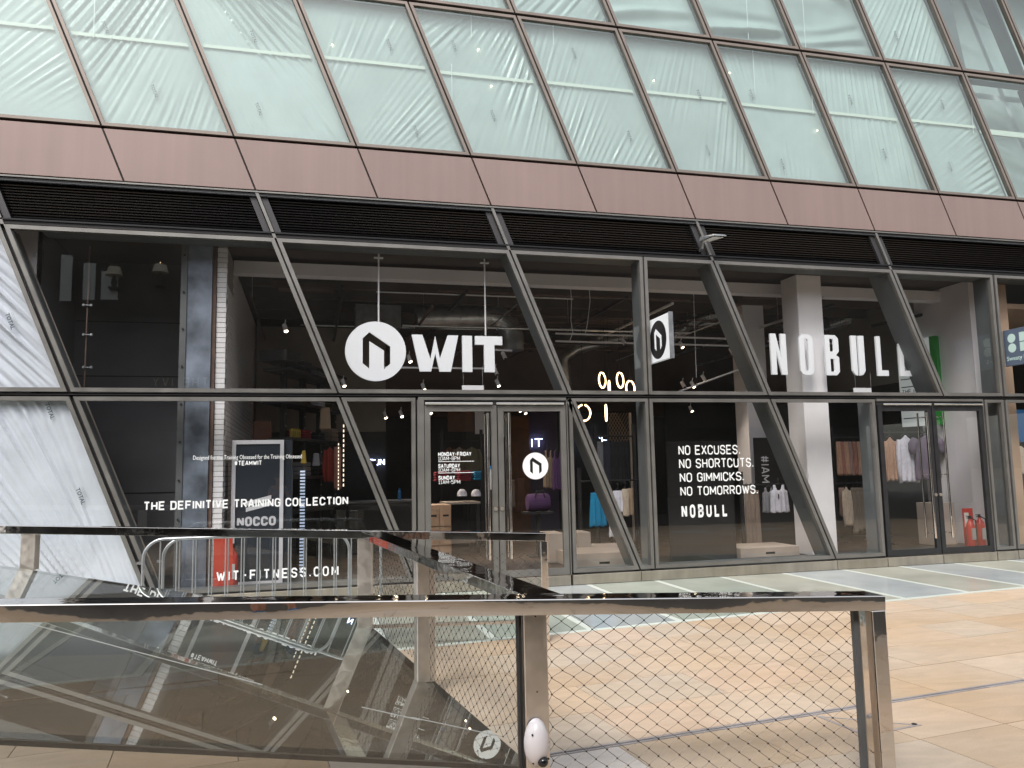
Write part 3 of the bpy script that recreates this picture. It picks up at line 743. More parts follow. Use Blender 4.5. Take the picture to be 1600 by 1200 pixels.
for xa, xb in ((-2.33, -.02), (5.65, 7.90)):
    MB().box(xa, xb, -.02, .06, 2.82, 2.862).build('door_header', 'bronze_frame', bld)
    MB().box(xa, xb, .0, .05, 2.745, 2.818).build('door_header_recess', 'gasket', bld)
    mid = (xa + xb) / 2
    for a, b in ((xa + .1, mid - .03), (mid + .03, xb - .05)):
        MB().tube([(a, -.045, 2.765), (b, -.045, 2.765)], .018, 10).build('header_rod', 'polished_steel', bld, smooth=True)
MB().box(-2.345, -2.245, -.02, .06, .15, 2.82).build('door_jamb', 'bronze_frame', bld)
MB().box(-.018, -.002, -.02, .06, .15, 2.82).build('door_jamb', 'bronze_frame', bld)
MB().box(7.888, 7.902, -.02, .06, .15, 2.82).build('door_jamb', 'bronze_frame', bld)

# ---- building shell and interior surfaces
MB().box(-14, 14, .13, 15, -.02, .145).build('shop_floor', 'shop_floor', bld)
MB().box(-14, 14, .13, 15, 5.3, 5.36).build('shop_ceiling', 'ceiling_dark', bld)
MB().box(-14, 14, 15, 15.2, 0, 12).build('back_wall', 'brown_wall', bld)
MB().box(-14.2, -14, 0, 15.2, 0, 12).build('end_wall', 'opposite_stone', bld)
MB().box(14, 14.2, 0, 15.2, 0, 12).build('end_wall', 'opposite_stone', bld)
MB().box(-14, -7.6, .55, .6, .1, 5.3).build('sheeted_bay_wall', 'white_paint', bld)
MB().box(-7.6, -5.33, 2.3, 2.4, .14, 5.3).build('plaster_wall', 'dark_plaster', bld)
MB().box(-7.65, -7.6, .55, 2.4, .14, 5.3).build('plaster_return', 'dark_plaster', bld)
for z in (1.5, 3.4, 4.3): MB().box(-7.58, -5.4, 2.29, 2.30, z, z + .012).build('wall_joint', 'black_void', bld)
# soffit band and white downstand beam
zb1, zb0 = at(900, 429, 1.5)[2], at(900, 446, 1.5)[2]
MB().box(-5.1, 8.9, 1.5, 1.75, 5.02, 5.22).build('white_beam', 'white_paint', bld)
# white brick pier and wall
bx0, bx1 = at(336, 600, .6)[0], at(351, 600, .6)[0]
bx0, bx1 = float(bx0), float(bx1)
MB().box(bx0 + .004, bx1 - .004, .606, 8.994, .146, 5.21).build('brick_core', 'mortar', bld)
zz = .155; row = 0
tot = 0
while zz < 5.16:
    MB().box(bx0 + random.uniform(-.002, .002), bx1 + random.uniform(-.003, .004), .6, .70, zz, zz + .066).build('brick', 'brick_white', bld)
    if row % 1 == 0 and tot < 235:
        yb = .71 + (.11 if row % 2 else 0)
        n_ = 0
        while yb < 2.1 and n_ < 4:
            MB().box(bx1 - .012, bx1 + .003 + random.uniform(0, .003), yb, yb + .213, zz, zz + .066).build('brick', 'brick_white', bld); yb += .223; tot += 1; n_ += 1
    zz += .076; row += 1
mb = MB(); zz = .155; row = 0
while zz < 5.16:
    yb = .71 + (.11 if row % 2 else 0) + .223 * 4
    while yb < 8.7: mb.box(bx1 - .012, bx1 + .003, yb, yb + .213, zz, zz + .066); yb += .223
    zz += .076; row += 1
mb.build('far_bricks', 'brick_white', bld, kind='stuff')
# painted steel column beside the brick
sx0, sx1 = float(at(289, 600, .54)[0]), float(at(328, 600, .54)[0])
MB().box(sx0, sx1, .54, .64, .146, 5.21).build('steel_column', 'steel_column_paint', bld)
MB().box(sx1 + .003, bx0 - .008, .57, .66, .146, 5.21).build('rusty_edge', 'rust', bld)
fl = MB().box(sx0 - .09, sx0 - .003, .52, .62, .146, 5.21).build('column_flange', 'fin_inner', bld)
for i in range(9): MB().lathe([(.016, -.02), (.016, 0), (.01, 0)], (sx0 - .045, .52, .6 + i * .55), 8, 'y').build('bolt', 'black_paint', fl)
# slanting frame inside the left pane and glazing spiders
for (px, py) in ((137, 477), (137, 523), (137, 574)):
    p = at(px, py, .6)
    sp = MB(); sp.box(p[0] - .06, p[0] + .06, .58, .60, p[2] - .006, p[2] + .006)
    for dx in (-.05, .05): sp.lathe([(.016, 0), (.022, .02), (.016, .04)], (p[0] + dx, .57, p[2]), 10, 'y')
    sp.build('glazing_spider', 'galvanised', bld)
p0, p1 = at(137, 470, .62), at(139, 612, .62)
MB().box(p0[0] - .008, p0[0] + .008, .61, .63, p1[2], p0[2] + .8).build('glass_joint', 'rust', bld)
# white columns
def column(pxa, pxb, pyr, y, d, m='white_paint'):
    a, b = float(at(pxa, pyr, y)[0]), float(at(pxb, pyr, y)[0]); MB().box(a, b, y, y + d, .146, 5.215 if y < 1.5 else 5.29).build('column', m, bld, bevel=.01)
column(1257, 1296, 650, .72, .5)
column(1166, 1199, 600, 3.2, .5, 'white_paint')
# white wall at the right end, between the two shops
MB().box(8.60, 8.78, .8, 2.25, .146, 5.28).build('party_wall', 'white_paint', bld)
MB().box(8.62, 8.78, 2.252, 6.5, 3.5, 5.28).build('party_wall_upper', 'grey_plaster', bld)
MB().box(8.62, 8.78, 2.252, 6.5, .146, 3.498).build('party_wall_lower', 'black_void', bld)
MB().box(8.80, 14, 5.6, 5.7, .146, 5.28).build('neighbour_wall', 'beige_wall', bld)
MB().box(float(at(1571, 640, .5)[0]), float(at(1588, 640, .5)[0]), .5, .7, .146, 5.15).build('neighbour_pier', 'beige_wall', bld)
MB().box(9.06, 14, .6, 5.6, 4.7, 4.8).build('neighbour_ceiling', 'beige_wall', bld)
# darker walls deep in the shop
for a, b, y, z0, z1, m_ in ((655, 700, 7, .15, 2.9, 'black_paint'), (790, 826, 7.5, .15, 3.1, 'wood_orange'), (826, 870, 8, .15, 3.3, 'purple_panel'), (870, 1010, 8.5, .15, 3.3, 'black_paint'), (1350, 1400, 7.2, .15, 5.2, 'brown_wall'), (1040, 1160, 6.5, .15, 3.4, 'black_paint'), (1195, 1240, 6, .15, 5.0, 'brown_wall')):
    x0_, x1_ = at(a, 650, y)[0], at(b, 650, y)[0]
    MB().box(x0_, x1_, y, y + .08, z0, z1).build('partition_panel', m_, bld)
MB().box(-5.1, 8.6, 9.0, 9.1, 3.2, 5.3).build('bulkhead', 'brown_wall', bld)
MB().box(-5.06, -2.2, 6.6, 6.7, 2.7, 5.29).build('side_partition', 'grey_plaster', bld)
MB().box(-5.06, -2.2, 6.62, 6.7, .146, 2.69).build('dark_partition', 'black_paint', bld)
MB().box(-2.1, 8.55, 8.7, 8.8, .146, 3.15).build('dark_partition', 'black_paint', bld)
MB().box(5.3, 8.55, 3.9, 4.0, .146, 3.1).build('dark_partition', 'board_black', bld)
for i, y in enumerate((2.6, 3.6, 4.6, 5.6, 6.6, 7.6)): MB().box(-5.0, 8.5, y, y + .12, 5.08, 5.29).build('ceiling_joist', 'ceiling_dark', bld)
for x in (-3.4, -1.2, 1.9, 4.2, 6.4): MB().box(x, x + .05, 2.0, 8.9, 4.95, 5.0).build('cable_tray', 'black_paint', bld)

for i in range(12):
    y, z = 2.1 + i * .52, 4.62 + .45 * random.random(); xa = -4.9 + random.uniform(0, 5); xb = min(8.4, xa + random.uniform(3, 8))
    MB().tube([(xa, y, z), (xb, y, z)], random.choice([.015, .022, .035]), 8).build('conduit', random.choice(['duct_metal', 'rust', 'black_paint', 'brown_wall']), bld)
for i in range(9):
    x = -4.6 + i * 1.45 + random.uniform(-.3, .3); z = 4.55 + .4 * random.random()
    MB().tube([(x, 1.9, z), (x, 8.5, z)], random.choice([.015, .03]), 8).build('conduit', random.choice(['duct_metal', 'white_paint', 'rust', 'black_paint']), bld)
    MB().tube([(x, 2.4 + .3 * i % 2, z), (x, 2.4 + .3 * i % 2, 5.29)], .006, 6).build('hanger_rod', 'galvanised', bld)
for i in range(16):
    x, y = random.uniform(-4.8, 7.6), random.uniform(2.3, 7.8); MB().box(x, x + random.uniform(.5, 1.3), y, y + random.uniform(.4, 1.0), 5.18, 5.26).build('ceiling_panel', random.choice(['brown_wall', 'ceiling_dark', 'black_paint', 'brown_wall']), bld)
# ducts
def duct(pts, r, label, m='duct_metal', flex=False, bands=6):
    o = thing('air_duct', label, 'duct', pts[0], 'air ducts under the shop ceiling')
    rr = []
    P = []
    pts = [Vector([float(c) for c in p]) for p in pts]
    for i in range(len(pts) - 1):
        n = max(2, int((pts[i + 1] - pts[i]).length / (.035 if flex else .2)))
        for j in range(n): P.append(pts[i].lerp(pts[i + 1], j / n)); rr.append(r * (1 + (.06 if (len(P) % 2) and flex else 0)))
    P.append(pts[-1]); rr.append(r)
    MB().tube(P, rr, 18).build('pipe', m, o, smooth=not flex)
    if not flex:
        for i in range(len(pts) - 1):
            L = (pts[i + 1] - pts[i]).length; n = max(1, int(L / .33))
            for j in range(n):
                c = pts[i].lerp(pts[i + 1], (j + .5) / n); d = (pts[i + 1] - pts[i]).normalized() * .012
                MB().tube([c - d, c + d], r * 1.045, 18).build('band', m, o)
    return o
y = 4.
E1 = [at(650, 497, y), at(700, 495, y), at(765, 494, y), at(782, 497, y), at(794, 508, y), at(800, 524, y), at(801, 548, y)]
duct(E1, .24, 'grey spiral duct with an elbow turning down above the hanging letters')
a, b = at(555, 478, y), at(625, 515, y)
tag(MB().box(a[0], b[0], y - .2, y + .3, b[2], a[2]).build('duct_box', 'duct_metal', None), 'square grey plenum box at the left end of the spiral duct', 'duct')
duct([at(890, 640, 6), at(880, 560, 6), at(900, 545, 6), at(1000, 520, 6)], .13, 'slim grey duct above the ring lights', 'duct_metal')
duct([at(1045, 530, 4.5), at(1075, 505, 4.5), at(1100, 495, 4.5), at(1130, 490, 4.4)], .14, 'ribbed flexible duct behind the square projecting sign', 'duct_metal', True)
duct([at(1135, 484, 4.0), at(1160, 474, 4.0), at(1182, 473, 4.0), at(1225, 476, 4.0)], .16, 'bright foil duct left of the tall white column', 'duct_bright')
duct([at(1065, 510, 5.2), at(1110, 503, 5.2), at(1235, 505, 5.2)], .12, 'long grey duct crossing behind the white columns', 'duct_metal')
duct([at(1290, 510, 4.5), at(1330, 495, 4.4), at(1380, 488, 4.3), at(1400, 480, 4.3)], .17, 'ribbed duct behind the right hand letters', 'duct_metal', True)
a, b = at(1290, 462, 3.8), at(1325, 480, 3.8)
tag(MB().box(a[0], b[0], 3.8, 4.3, b[2], a[2]).build('ventilation_unit', 'duct_bright', None), 'pale ventilation box right of the tall white column', 'ventilation unit')

# light tracks with spot heads
def spot(px, py, y, label, lit=True, tilt=(.3, -.5)):
    p = at(px, py, y); o = thing('spot_lamp', label, 'lamp', p, 'spot lamps on the ceiling tracks')
    d = Vector((tilt[0], tilt[1], -1)).normalized(); c = Vector([float(q) for q in p])
    MB().tube([c - d * .09, c + d * .05], .038, 12).build('lamp_body', 'white_paint', o, smooth=True)
    if lit:
        ld = bpy.data.lights.new('spot_light', 'SPOT'); ld.energy = 45; ld.color = (1, .83, .66); ld.spot_size = R(95); ld.spot_blend = .8; ld.shadow_soft_size = .04
        lo = bpy.data.objects.new('spot_light', ld); COL.objects.link(lo); lo.parent = o; lo.location = d * .08; lo.rotation_euler = (-d).to_track_quat('Z', 'Y').to_euler()
    MB().tube([c + d * .051, c + d * .056], .03, 12).build('lamp_face', 'spot_glow' if lit else 'black_paint', o)
    MB().tube([c - d * .06, (c.x, c.y, c.z + .16)], .008, 6).build('arm', 'white_paint', o)
    return o
for (a, b, y, nm) in (((868, 521), (1160, 530), 2.6, 'upper white light track between the letters and the flag sign'), ((868, 533), (1165, 541), 2.8, 'lower white light track between the letters and the flag sign'),
                      ((600, 574), (775, 576), 2.4, 'white light track behind the hanging letters'), ((760, 546), (800, 548), 2.4, 'short white track beside the letter W'),
                      ((1200, 533), (1300, 537), 2.7, 'thin white track behind the letters N and O'), ((1060, 612), (1185, 566), 3.0, 'thin pale track sloping behind the mullion')):
    p, q = at(*a, y), at(*b, y)
    single(MB().beam(tuple(p), tuple(q), .035, .03), 'light_track', 'white_paint', nm, 'light track', 'ceiling light tracks')
SP = [(640, 562, 2.6, 'spot lamp left of the letter W', 1), (662, 606, 3.4, 'spot lamp low beside the round logo', 1), (775, 582, 2.6, 'spot lamp just left of the duct end', 0), (788, 557, 2.6, 'upper spot lamp right of the letter T', 0), (778, 600, 3.2, 'lowest spot lamp right of the letter T', 1),
      (975, 535, 2.8, 'white spot lamp hanging from the twin tracks', 0), (1065, 540, 3.2, 'pale dome spot lamp right of the flag sign', 1), (1068, 602, 3.6, 'left of three spots on the sloping track', 0), (1083, 602, 3.5, 'lit middle spot on the sloping track', 1), (1100, 592, 3.4, 'right of three spots on the sloping track', 0), (1144, 550, 2.9, 'spot lamp beside the fin left of the white column', 0),
      (627, 648, 4.5, 'pair of small lit spots, left one', 1), (602, 650, 5.0, 'lit spot lamp above the back shelf', 1), (672, 643, 4.6, 'lit spot lamp in the left door glass', 1), (820, 643, 5.2, 'lit spot lamp in the right door glass', 1), (812, 640, 6.2, 'farther lit spot in the right door glass', 1), (1348, 652, 4.2, 'small lit spot above the shirt rails', 1), (1080, 640, 5.2, 'single small lit spot above the slogan', 1), (537, 600, 3.2, 'small lit spot at the left mullion', 1), (446, 514, 2.0, 'small bright spot high beside the white brick wall', 1)]
for px, py, y, l, lit in SP: spot(px, py, y, l, lit)
# hanging cables
for k_, (pts) in enumerate(([(891, 445), (893, 470), (892, 500), (895, 520), (890, 533)], [(928, 418), (927, 430), (920, 440), (922, 470), (918, 505), (915, 520)], [(1083, 430), (1085, 500), (1088, 590)])):
    single(MB().tube([tuple(at(*p, 1.9)) for p in pts], .006, 6), 'hanging_cable', 'white_paint', ['left loose white cable hanging over the tracks', 'right loose white cable with a hooked top', 'thin straight wire right of the flag sign'][k_], 'cable', 'cables hanging in the shop')
# small hanging boards over the doors
for (a, b, wl, wr, nm) in (((722, 602), (756, 613), (724, 583), (754, 572), 'small white notice board hanging above the left doors'), ((1334, 606), (1362, 616), (1336, 582), (1360, 582), 'small white notice board hanging above the right doors')):
    p, q = at(*a, .5), at(*b, .5); o = thing('hanging_board', nm, 'sign', (p[0], .5, q[2]))
    MB().box(p[0], q[0], .5, .52, q[2], p[2]).build('board', 'white_paint', o)
    for wpx in (wl, wr):
        t0 = at(*wpx, .5); MB().tube([(t0[0], .51, p[2]), (t0[0], .51, t0[2])], .003, 6).build('wire', 'galvanised', o)

# ring pendants
def ring_lamp(px, py, y, r, rot, label):
    p = at(px, py, y); o = thing('ring_pendant', label, 'lamp', p, 'glowing ring pendants')
    pts = []
    for i in range(28):
        t = -1.45 * math.pi / 1 + 0; a_ = math.pi / 2 + .22 + (2 * math.pi - .44) * i / 27
        pts.append((p[0] + r * math.cos(a_) * math.cos(rot), p[1] + r * math.cos(a_) * math.sin(rot), p[2] + r * math.sin(a_)))
    MB().tube(pts, .017, 8).build('glowing_tube', 'warm_glow', o, smooth=True)
    MB().tube([(p[0], p[1], p[2] + r + .03), (p[0], p[1], 5.0)], .005, 5).build('cord', 'black_paint', o)
for a in ((941, 594, 4.2, .165, .77, 'upper left ring pendant, turned almost edge on'), (969, 594, 4.2, .165, .74, 'upper right ring pendant, narrow oval'), (952, 606, 4.0, .15, 1.12, 'ring pendant seen edge on above the transom'), (985, 607, 4.0, .165, .6, 'ring pendant cut by the transom near the post'), (912, 645, 3.6, .165, .25, 'large open ring pendant below the transom'), (947, 645, 3.6, .165, 1.14, 'ring pendant seen edge on below the transom')): ring_lamp(*a)
# neon words
def neon(s, pa, pb, y, label):
    p, q = at(*pa, y), at(*pb, y); mb = MB(); k = (p[2] - q[2]) / 6; kx = (q[0] - p[0]) / max(1, line_width(s, .4, 1.2)); cx = 0
    for ch in s:
        for st in GL[ch]:
            mb.tube([(p[0] + (cx + c[0]) * kx, y, q[2] + c[1] * k) for c in st], .012, 6)
        cx += max(c[0] for st in GL[ch] for c in st) + 1.6
    return single(mb, 'neon_sign', 'neon', label, 'neon sign')
neon('IT', (831, 686), (849, 698), 7.9, 'blue neon letters IT on the purple panel')
neon('LCE', (918, 722 - 40), (950, 734 - 40), 7.9, 'blue neon letters behind the clothes rail')
neon('RUN', (577, 718), (601, 726), 6.5, 'small white neon word in the dark behind the counter')

# ---- hanging shop sign
def s_at(px, py): p = at(px, py, .5); return float(p[0]), float(p[2])
(cx, cz) = s_at(587, 549); rr = (s_at(634.5, 549)[0] - s_at(539.5, 549)[0]) / 2
ws = thing('hanging_logo_sign', 'large white round logo and the letters WIT hanging on two rods behind the glass', 'sign', (cx, .5, cz - rr))
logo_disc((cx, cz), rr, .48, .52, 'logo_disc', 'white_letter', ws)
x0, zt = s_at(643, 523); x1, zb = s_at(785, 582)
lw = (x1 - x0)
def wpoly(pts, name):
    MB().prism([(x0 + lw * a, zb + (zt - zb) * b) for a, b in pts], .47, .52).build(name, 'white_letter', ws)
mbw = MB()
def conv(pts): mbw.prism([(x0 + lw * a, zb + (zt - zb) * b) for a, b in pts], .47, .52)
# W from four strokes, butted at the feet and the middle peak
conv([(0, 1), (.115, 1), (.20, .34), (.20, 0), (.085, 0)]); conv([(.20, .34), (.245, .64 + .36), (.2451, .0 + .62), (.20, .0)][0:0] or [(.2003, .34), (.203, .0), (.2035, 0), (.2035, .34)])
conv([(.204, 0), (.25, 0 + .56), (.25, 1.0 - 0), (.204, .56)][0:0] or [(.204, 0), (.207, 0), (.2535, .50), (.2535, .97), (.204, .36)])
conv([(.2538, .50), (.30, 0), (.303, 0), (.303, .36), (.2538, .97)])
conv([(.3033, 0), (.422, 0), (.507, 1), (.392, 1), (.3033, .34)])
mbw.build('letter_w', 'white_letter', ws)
wpoly([(.552, 0), (.66, 0), (.66, 1), (.552, 1)], 'letter_i')
mt_ = MB(); mt_.prism([(x0 + lw * a, zb + (zt - zb) * b) for a, b in [(.795, 0), (.91, 0), (.91, .76), (1.0, .76), (1, 1), (.695, 1), (.695, .76), (.795, .76)]], .47, .52); mt_.build('letter_t', 'white_letter', ws)
for px, pyt, pyb in ((591.5, 404, 501), (757, 412, 522)):
    a, b = at(px, pyt, .5), at(px, pyb, .5)
    MB().tube([(a[0], .5, b[2] - .02), (a[0], .5, 5.16)], .013, 8).build('rod', 'white_paint', ws)
    MB().box(a[0] - .07, a[0] + .07, .48, .52, a[2], a[2] + .02).build('rod_plate', 'white_paint', ws)

# ---- NOBULL letters
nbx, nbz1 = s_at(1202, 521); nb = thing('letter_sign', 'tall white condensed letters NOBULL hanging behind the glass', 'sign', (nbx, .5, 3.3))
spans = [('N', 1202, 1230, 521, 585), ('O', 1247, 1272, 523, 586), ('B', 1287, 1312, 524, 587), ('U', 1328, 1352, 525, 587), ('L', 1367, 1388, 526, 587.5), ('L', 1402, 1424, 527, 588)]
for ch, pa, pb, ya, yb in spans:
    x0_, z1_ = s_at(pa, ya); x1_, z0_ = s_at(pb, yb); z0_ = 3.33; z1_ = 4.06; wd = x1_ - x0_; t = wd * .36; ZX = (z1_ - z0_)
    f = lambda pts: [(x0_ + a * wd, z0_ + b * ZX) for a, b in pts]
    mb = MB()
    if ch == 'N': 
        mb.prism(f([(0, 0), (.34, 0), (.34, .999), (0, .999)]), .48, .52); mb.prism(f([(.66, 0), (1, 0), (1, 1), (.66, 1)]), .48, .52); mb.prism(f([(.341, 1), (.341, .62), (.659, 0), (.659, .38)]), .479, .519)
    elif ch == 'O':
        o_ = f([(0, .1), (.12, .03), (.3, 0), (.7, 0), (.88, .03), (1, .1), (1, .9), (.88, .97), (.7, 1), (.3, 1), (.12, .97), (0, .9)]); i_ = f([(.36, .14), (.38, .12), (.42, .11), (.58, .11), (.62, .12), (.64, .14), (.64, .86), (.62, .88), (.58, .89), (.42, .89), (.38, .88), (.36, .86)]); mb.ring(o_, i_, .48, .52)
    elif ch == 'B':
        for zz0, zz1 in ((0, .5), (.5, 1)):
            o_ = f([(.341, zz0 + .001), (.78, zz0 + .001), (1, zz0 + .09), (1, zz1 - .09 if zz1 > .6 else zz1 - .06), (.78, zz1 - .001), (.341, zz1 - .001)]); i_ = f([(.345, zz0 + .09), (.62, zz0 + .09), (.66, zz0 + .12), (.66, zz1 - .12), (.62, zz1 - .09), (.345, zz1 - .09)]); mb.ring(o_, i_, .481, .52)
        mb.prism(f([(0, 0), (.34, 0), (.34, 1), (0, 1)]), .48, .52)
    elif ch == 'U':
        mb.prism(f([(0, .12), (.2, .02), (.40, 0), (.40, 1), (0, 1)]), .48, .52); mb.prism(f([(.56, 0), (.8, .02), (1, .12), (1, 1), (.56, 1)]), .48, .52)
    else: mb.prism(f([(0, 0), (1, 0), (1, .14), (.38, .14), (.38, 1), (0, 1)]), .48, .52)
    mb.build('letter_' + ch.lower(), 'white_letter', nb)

# ---- vinyl lettering on the panes (flat print on the glass)
def vinyl(s, pl, pr, pyb, pyt, label, m='vinyl_white', t=1.0, sp=1.1, y=-.002, mb=None, ret=False):
    a, b = at(pl[0], pl[1], 0), at(pr[0], pr[1], 0); h = at(pl[0], pyt, 0)[2] - at(pl[0], pyb, 0)[2]
    own = mb is None; mb = mb or MB()
    letters(mb, s, float(a[0]), float(at(pl[0], pyb, 0)[2]), float(b[0]), float(h), t, sp, y=.012, depth=.001)
    if own: return mb.build('window_lettering', m, bld, label=label)
vinyl('THE DEFINITIVE TRAINING COLLECTION', (224, 792), (544, 792), 798, 784, 'white words THE DEFINITIVE TRAINING COLLECTION', t=1.35, sp=.9)
vinyl('#TEAMWIT', (366, 724), (409, 724), 727.5, 720, 'white hashtag TEAMWIT', t=1.3, sp=.8)
vinyl('WIT-FITNESS.COM', (338, 900), (529, 900), 909, 893, 'white web address WIT-FITNESS.COM', t=1.25, sp=2.4)
me = blender_text('Designed for the Training Obsessed for the Training Obsessed', .085, 'vinyl_white', 'window_lettering')
xs = [v.co.x for v in me.vertices]; a, b = at(301, 716, 0), at(471, 716, 0)
me.transform(Matrix.Scale(float((b[0] - a[0]) / (max(xs) - min(xs))), 4, (1, 0, 0))); me.transform(TXT_XZ); me.transform(Matrix.Translation((float(a[0]), .012, float(at(301, 718.5, 0)[2]))))
mesh_obj('window_lettering', me, bld, 'small white line reading Designed for the Training Obsessed')
HRS = [('MONDAY-FRIDAY', 685, 737, 713, 706.5), ('10AM-8PM', 685, 719, 719.5, 713.5), ('SATURDAY', 685, 719, 731.5, 725), ('10AM-6PM', 685, 719, 737.5, 732), ('SUNDAY', 685, 711, 750, 743.5), ('11AM-5PM', 685, 719, 756.5, 750.5)]
for i, (s_, a_, b_, yb_, yt_) in enumerate(HRS): vinyl(s_, (a_, 730), (b_, 730), yb_, yt_, 'white line reading ' + s_, t=1.5 if i % 2 == 0 else .8, sp=.8)
for yy in (721.8, 739.6):
    a, b = at(685, yy, 0), at(741, yy, 0); MB().box(a[0], b[0], .010, .012, a[2], a[2] + .008).build('lettering_rule', 'vinyl_white', bld)
for s_, a_, b_, yb_, yt_ in (('NO EXCUSES.', 1061, 1157, 711, 696), ('NO SHORTCUTS.', 1062, 1178, 732, 717), ('NO GIMMICKS.', 1063, 1163, 753.5, 739), ('NO TOMORROWS.', 1064, 1185, 775, 760.5)):
    vinyl(s_, (a_, yb_), (b_, yb_), yb_, yt_, 'white line reading ' + s_, t=.95, sp=1.0)
vinyl('NOBULL', (1066, 809), (1138, 809), 809.5, 789, 'small white condensed word NOBULL', t=1.6, sp=3.0)
p = at(837, 728, .0); r_ = (at(857, 728, 0)[0] - at(817, 728, 0)[0]) / 2
logo_disc((float(p[0]), float(p[2])), float(r_), .008, .012, 'door_logo', 'vinyl_white', bld, 'round white logo sticker on the right door leaf')
p = at(837, 728, .0); MB().lathe([(r_ * .97, .0125), (r_ * .97, .0145)], (p[0], 0, p[2]), 40, 'y').build('logo_backing', 'board_black', bld)
a, b = at(764, 733, 0), at(767, 765, 0)
MB().box(a[0], a[0] + .04, .008, .012, b[2], a[2]).build('push_label', 'vinyl_faint', bld)
MB().box(a[0] - .02, a[0] + .04, .008, .012, a[2] + .002, a[2] + .05).build('blue_sticker', 'poster_blue', bld)

# ---- projecting square sign
px_, pz1, pz0 = 1.62, 0, 0
q1, q2 = at(1010, 497, -.12)[2], at(1010, 565, -.12)[2]
def solve_y(px, x):           # y on the plane x = const seen at pixel column px
    return float(at(px, 525, x, 0)[1])
xs_ = 1.47
ya, yb = solve_y(1011, xs_), solve_y(1046, xs_)
za, zb_ = float(at(1046, 487, xs_, 0)[2]), float(at(1046, 559, xs_, 0)[2])
fs_ = thing('projecting_sign', 'square white projecting sign with round black logo, fixed to the upright mullion', 'sign', (xs_, ya, zb_))
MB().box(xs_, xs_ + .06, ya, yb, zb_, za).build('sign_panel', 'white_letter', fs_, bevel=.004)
MB().box(xs_ - .006, xs_ + .066, ya, ya + .03, zb_ - .01, za + .01).build('sign_edge', 'galvanised', fs_)
MB().box(xs_ - .006, xs_ + .066, yb - .012, yb, zb_ - .01, za + .01).build('sign_edge', 'galvanised', fs_)
cyy, czz, sr = (ya + yb) / 2, (za + zb_) / 2 - .01, abs(ya - yb) * .37
MB().lathe([(sr, -.003), (sr, 0)], (xs_, cyy, czz), 40, 'x').build('black_disc', 'board_black', fs_)
mb = MB(); sc_ = sr * .95
# white arch on the disc; seen from the left, +(-y) reads to the right
pl = [(a * sc_, b * sc_) for a, b in LOGO]
bm = bmesh.new(); bm.faces.new([bm.verts.new((xs_ - .0045, cyy - a, czz + b)) for a, b in pl]); bmesh.ops.triangulate(bm, faces=bm.faces)
me = bpy.data.meshes.new('white_arch'); bm.to_mesh(me); bm.free(); me.materials.append(MT['white_letter']); mesh_obj('white_arch', me, fs_)
for zz in (za - .06, zb_ + .06): MB().box(xs_ + .01, xs_ + .05, ya, 0, zz - .012, zz + .012).build('bracket', 'galvanised', fs_)

# ---- floodlight over the louvres
p = at(1112, 372, -.25)
fo = thing('floodlight', 'small grey floodlight projecting from the louvre band above the third mullion', 'floodlight', (p[0] - .05, 0, p[2] - .1))
MB().hexa([(p[0] - .15, -.08, p[2] - .02), (p[0] + .02, -.08, p[2] - .02), (p[0] + .20, -.40, p[2] + .0), (p[0] - .05, -.40, p[2] + .0)], [(p[0] - .13, -.10, p[2] + .06), (p[0] + .0, -.10, p[2] + .06), (p[0] + .18, -.38, p[2] + .03), (p[0] - .04, -.38, p[2] + .03)]).build('lamp_head', 'galvanised', fo, bevel=.006)
MB().hexa([(p[0] - .10, -.14, p[2] - .022), (p[0] + .03, -.14, p[2] - .022), (p[0] + .15, -.37, p[2] - .012), (p[0] - .03, -.37, p[2] - .012)], [(p[0] - .10, -.14, p[2] - .026), (p[0] + .03, -.14, p[2] - .026), (p[0] + .15, -.37, p[2] - .016), (p[0] - .03, -.37, p[2] - .016)]).build('lamp_glass', 'vinyl_white', fo)
MB().tube([(p[0] - .07, -.09, p[2] - .01), (p[0] - .07, -.05, p[2] - .12), (p[0] - .07, .05, p[2] - .14)], .018, 8).build('bracket', 'galvanised', fo)

# ================================================================== THINGS IN THE SHOP
def bxp(a, b, y, d):
    p, q = at(*a, y), at(*b, y); return (float(p[0]), float(q[0]), y, y + d, float(q[2]), float(p[2]))
# fridge / branded display panel
x0, x1, y0, y1, z0, z1 = bxp((363, 688), (441, 925), .8, .6); z0 = .146
fr = thing('drinks_display', 'dark drinks display with white frame and NOCCO lettering behind the left pane', 'display', (x0, y0, z0))
MB().box(x0 + .02, x1 + .12, y0 + .04, y1, z0, z1).build('cabinet', 'board_navy', fr)
MB().ring([(x0, z0), (x1, z0), (x1, z1), (x0, z1)], [(x0 + .055, z0 + .05), (x1 - .055, z0 + .05), (x1 - .055, z1 - .06), (x0 + .055, z1 - .06)], y0 - .01, y0 + .035).build('white_surround', 'white_frame', fr)
MB().box(x0 + .056, x1 - .056, y0 + .01, y0 + .03, z0 + .05, z1 - .06).build('front_panel', 'board_navy', fr)
mb = MB(); a, b = at(370, 823, y0), at(431, 806, y0); letters(mb, 'NOCCO', a[0], a[2], b[0], b[2] - a[2], 1.9, .8, y=y0 + .004, depth=.004); mb.build('lettering', 'white_frame', fr, label='white block lettering NOCCO')
mb = MB()
for dz in (0, .09): 
    a = at(384, 800, y0); mb.prism([(a[0], a[2] + dz), (a[0] + .36, a[2] + dz + .09), (a[0] + .36, a[2] + dz + .15), (a[0], a[2] + dz + .06)], y0 + .002, y0 + .008)
mb.build('slanted_bars', 'white_frame', fr)
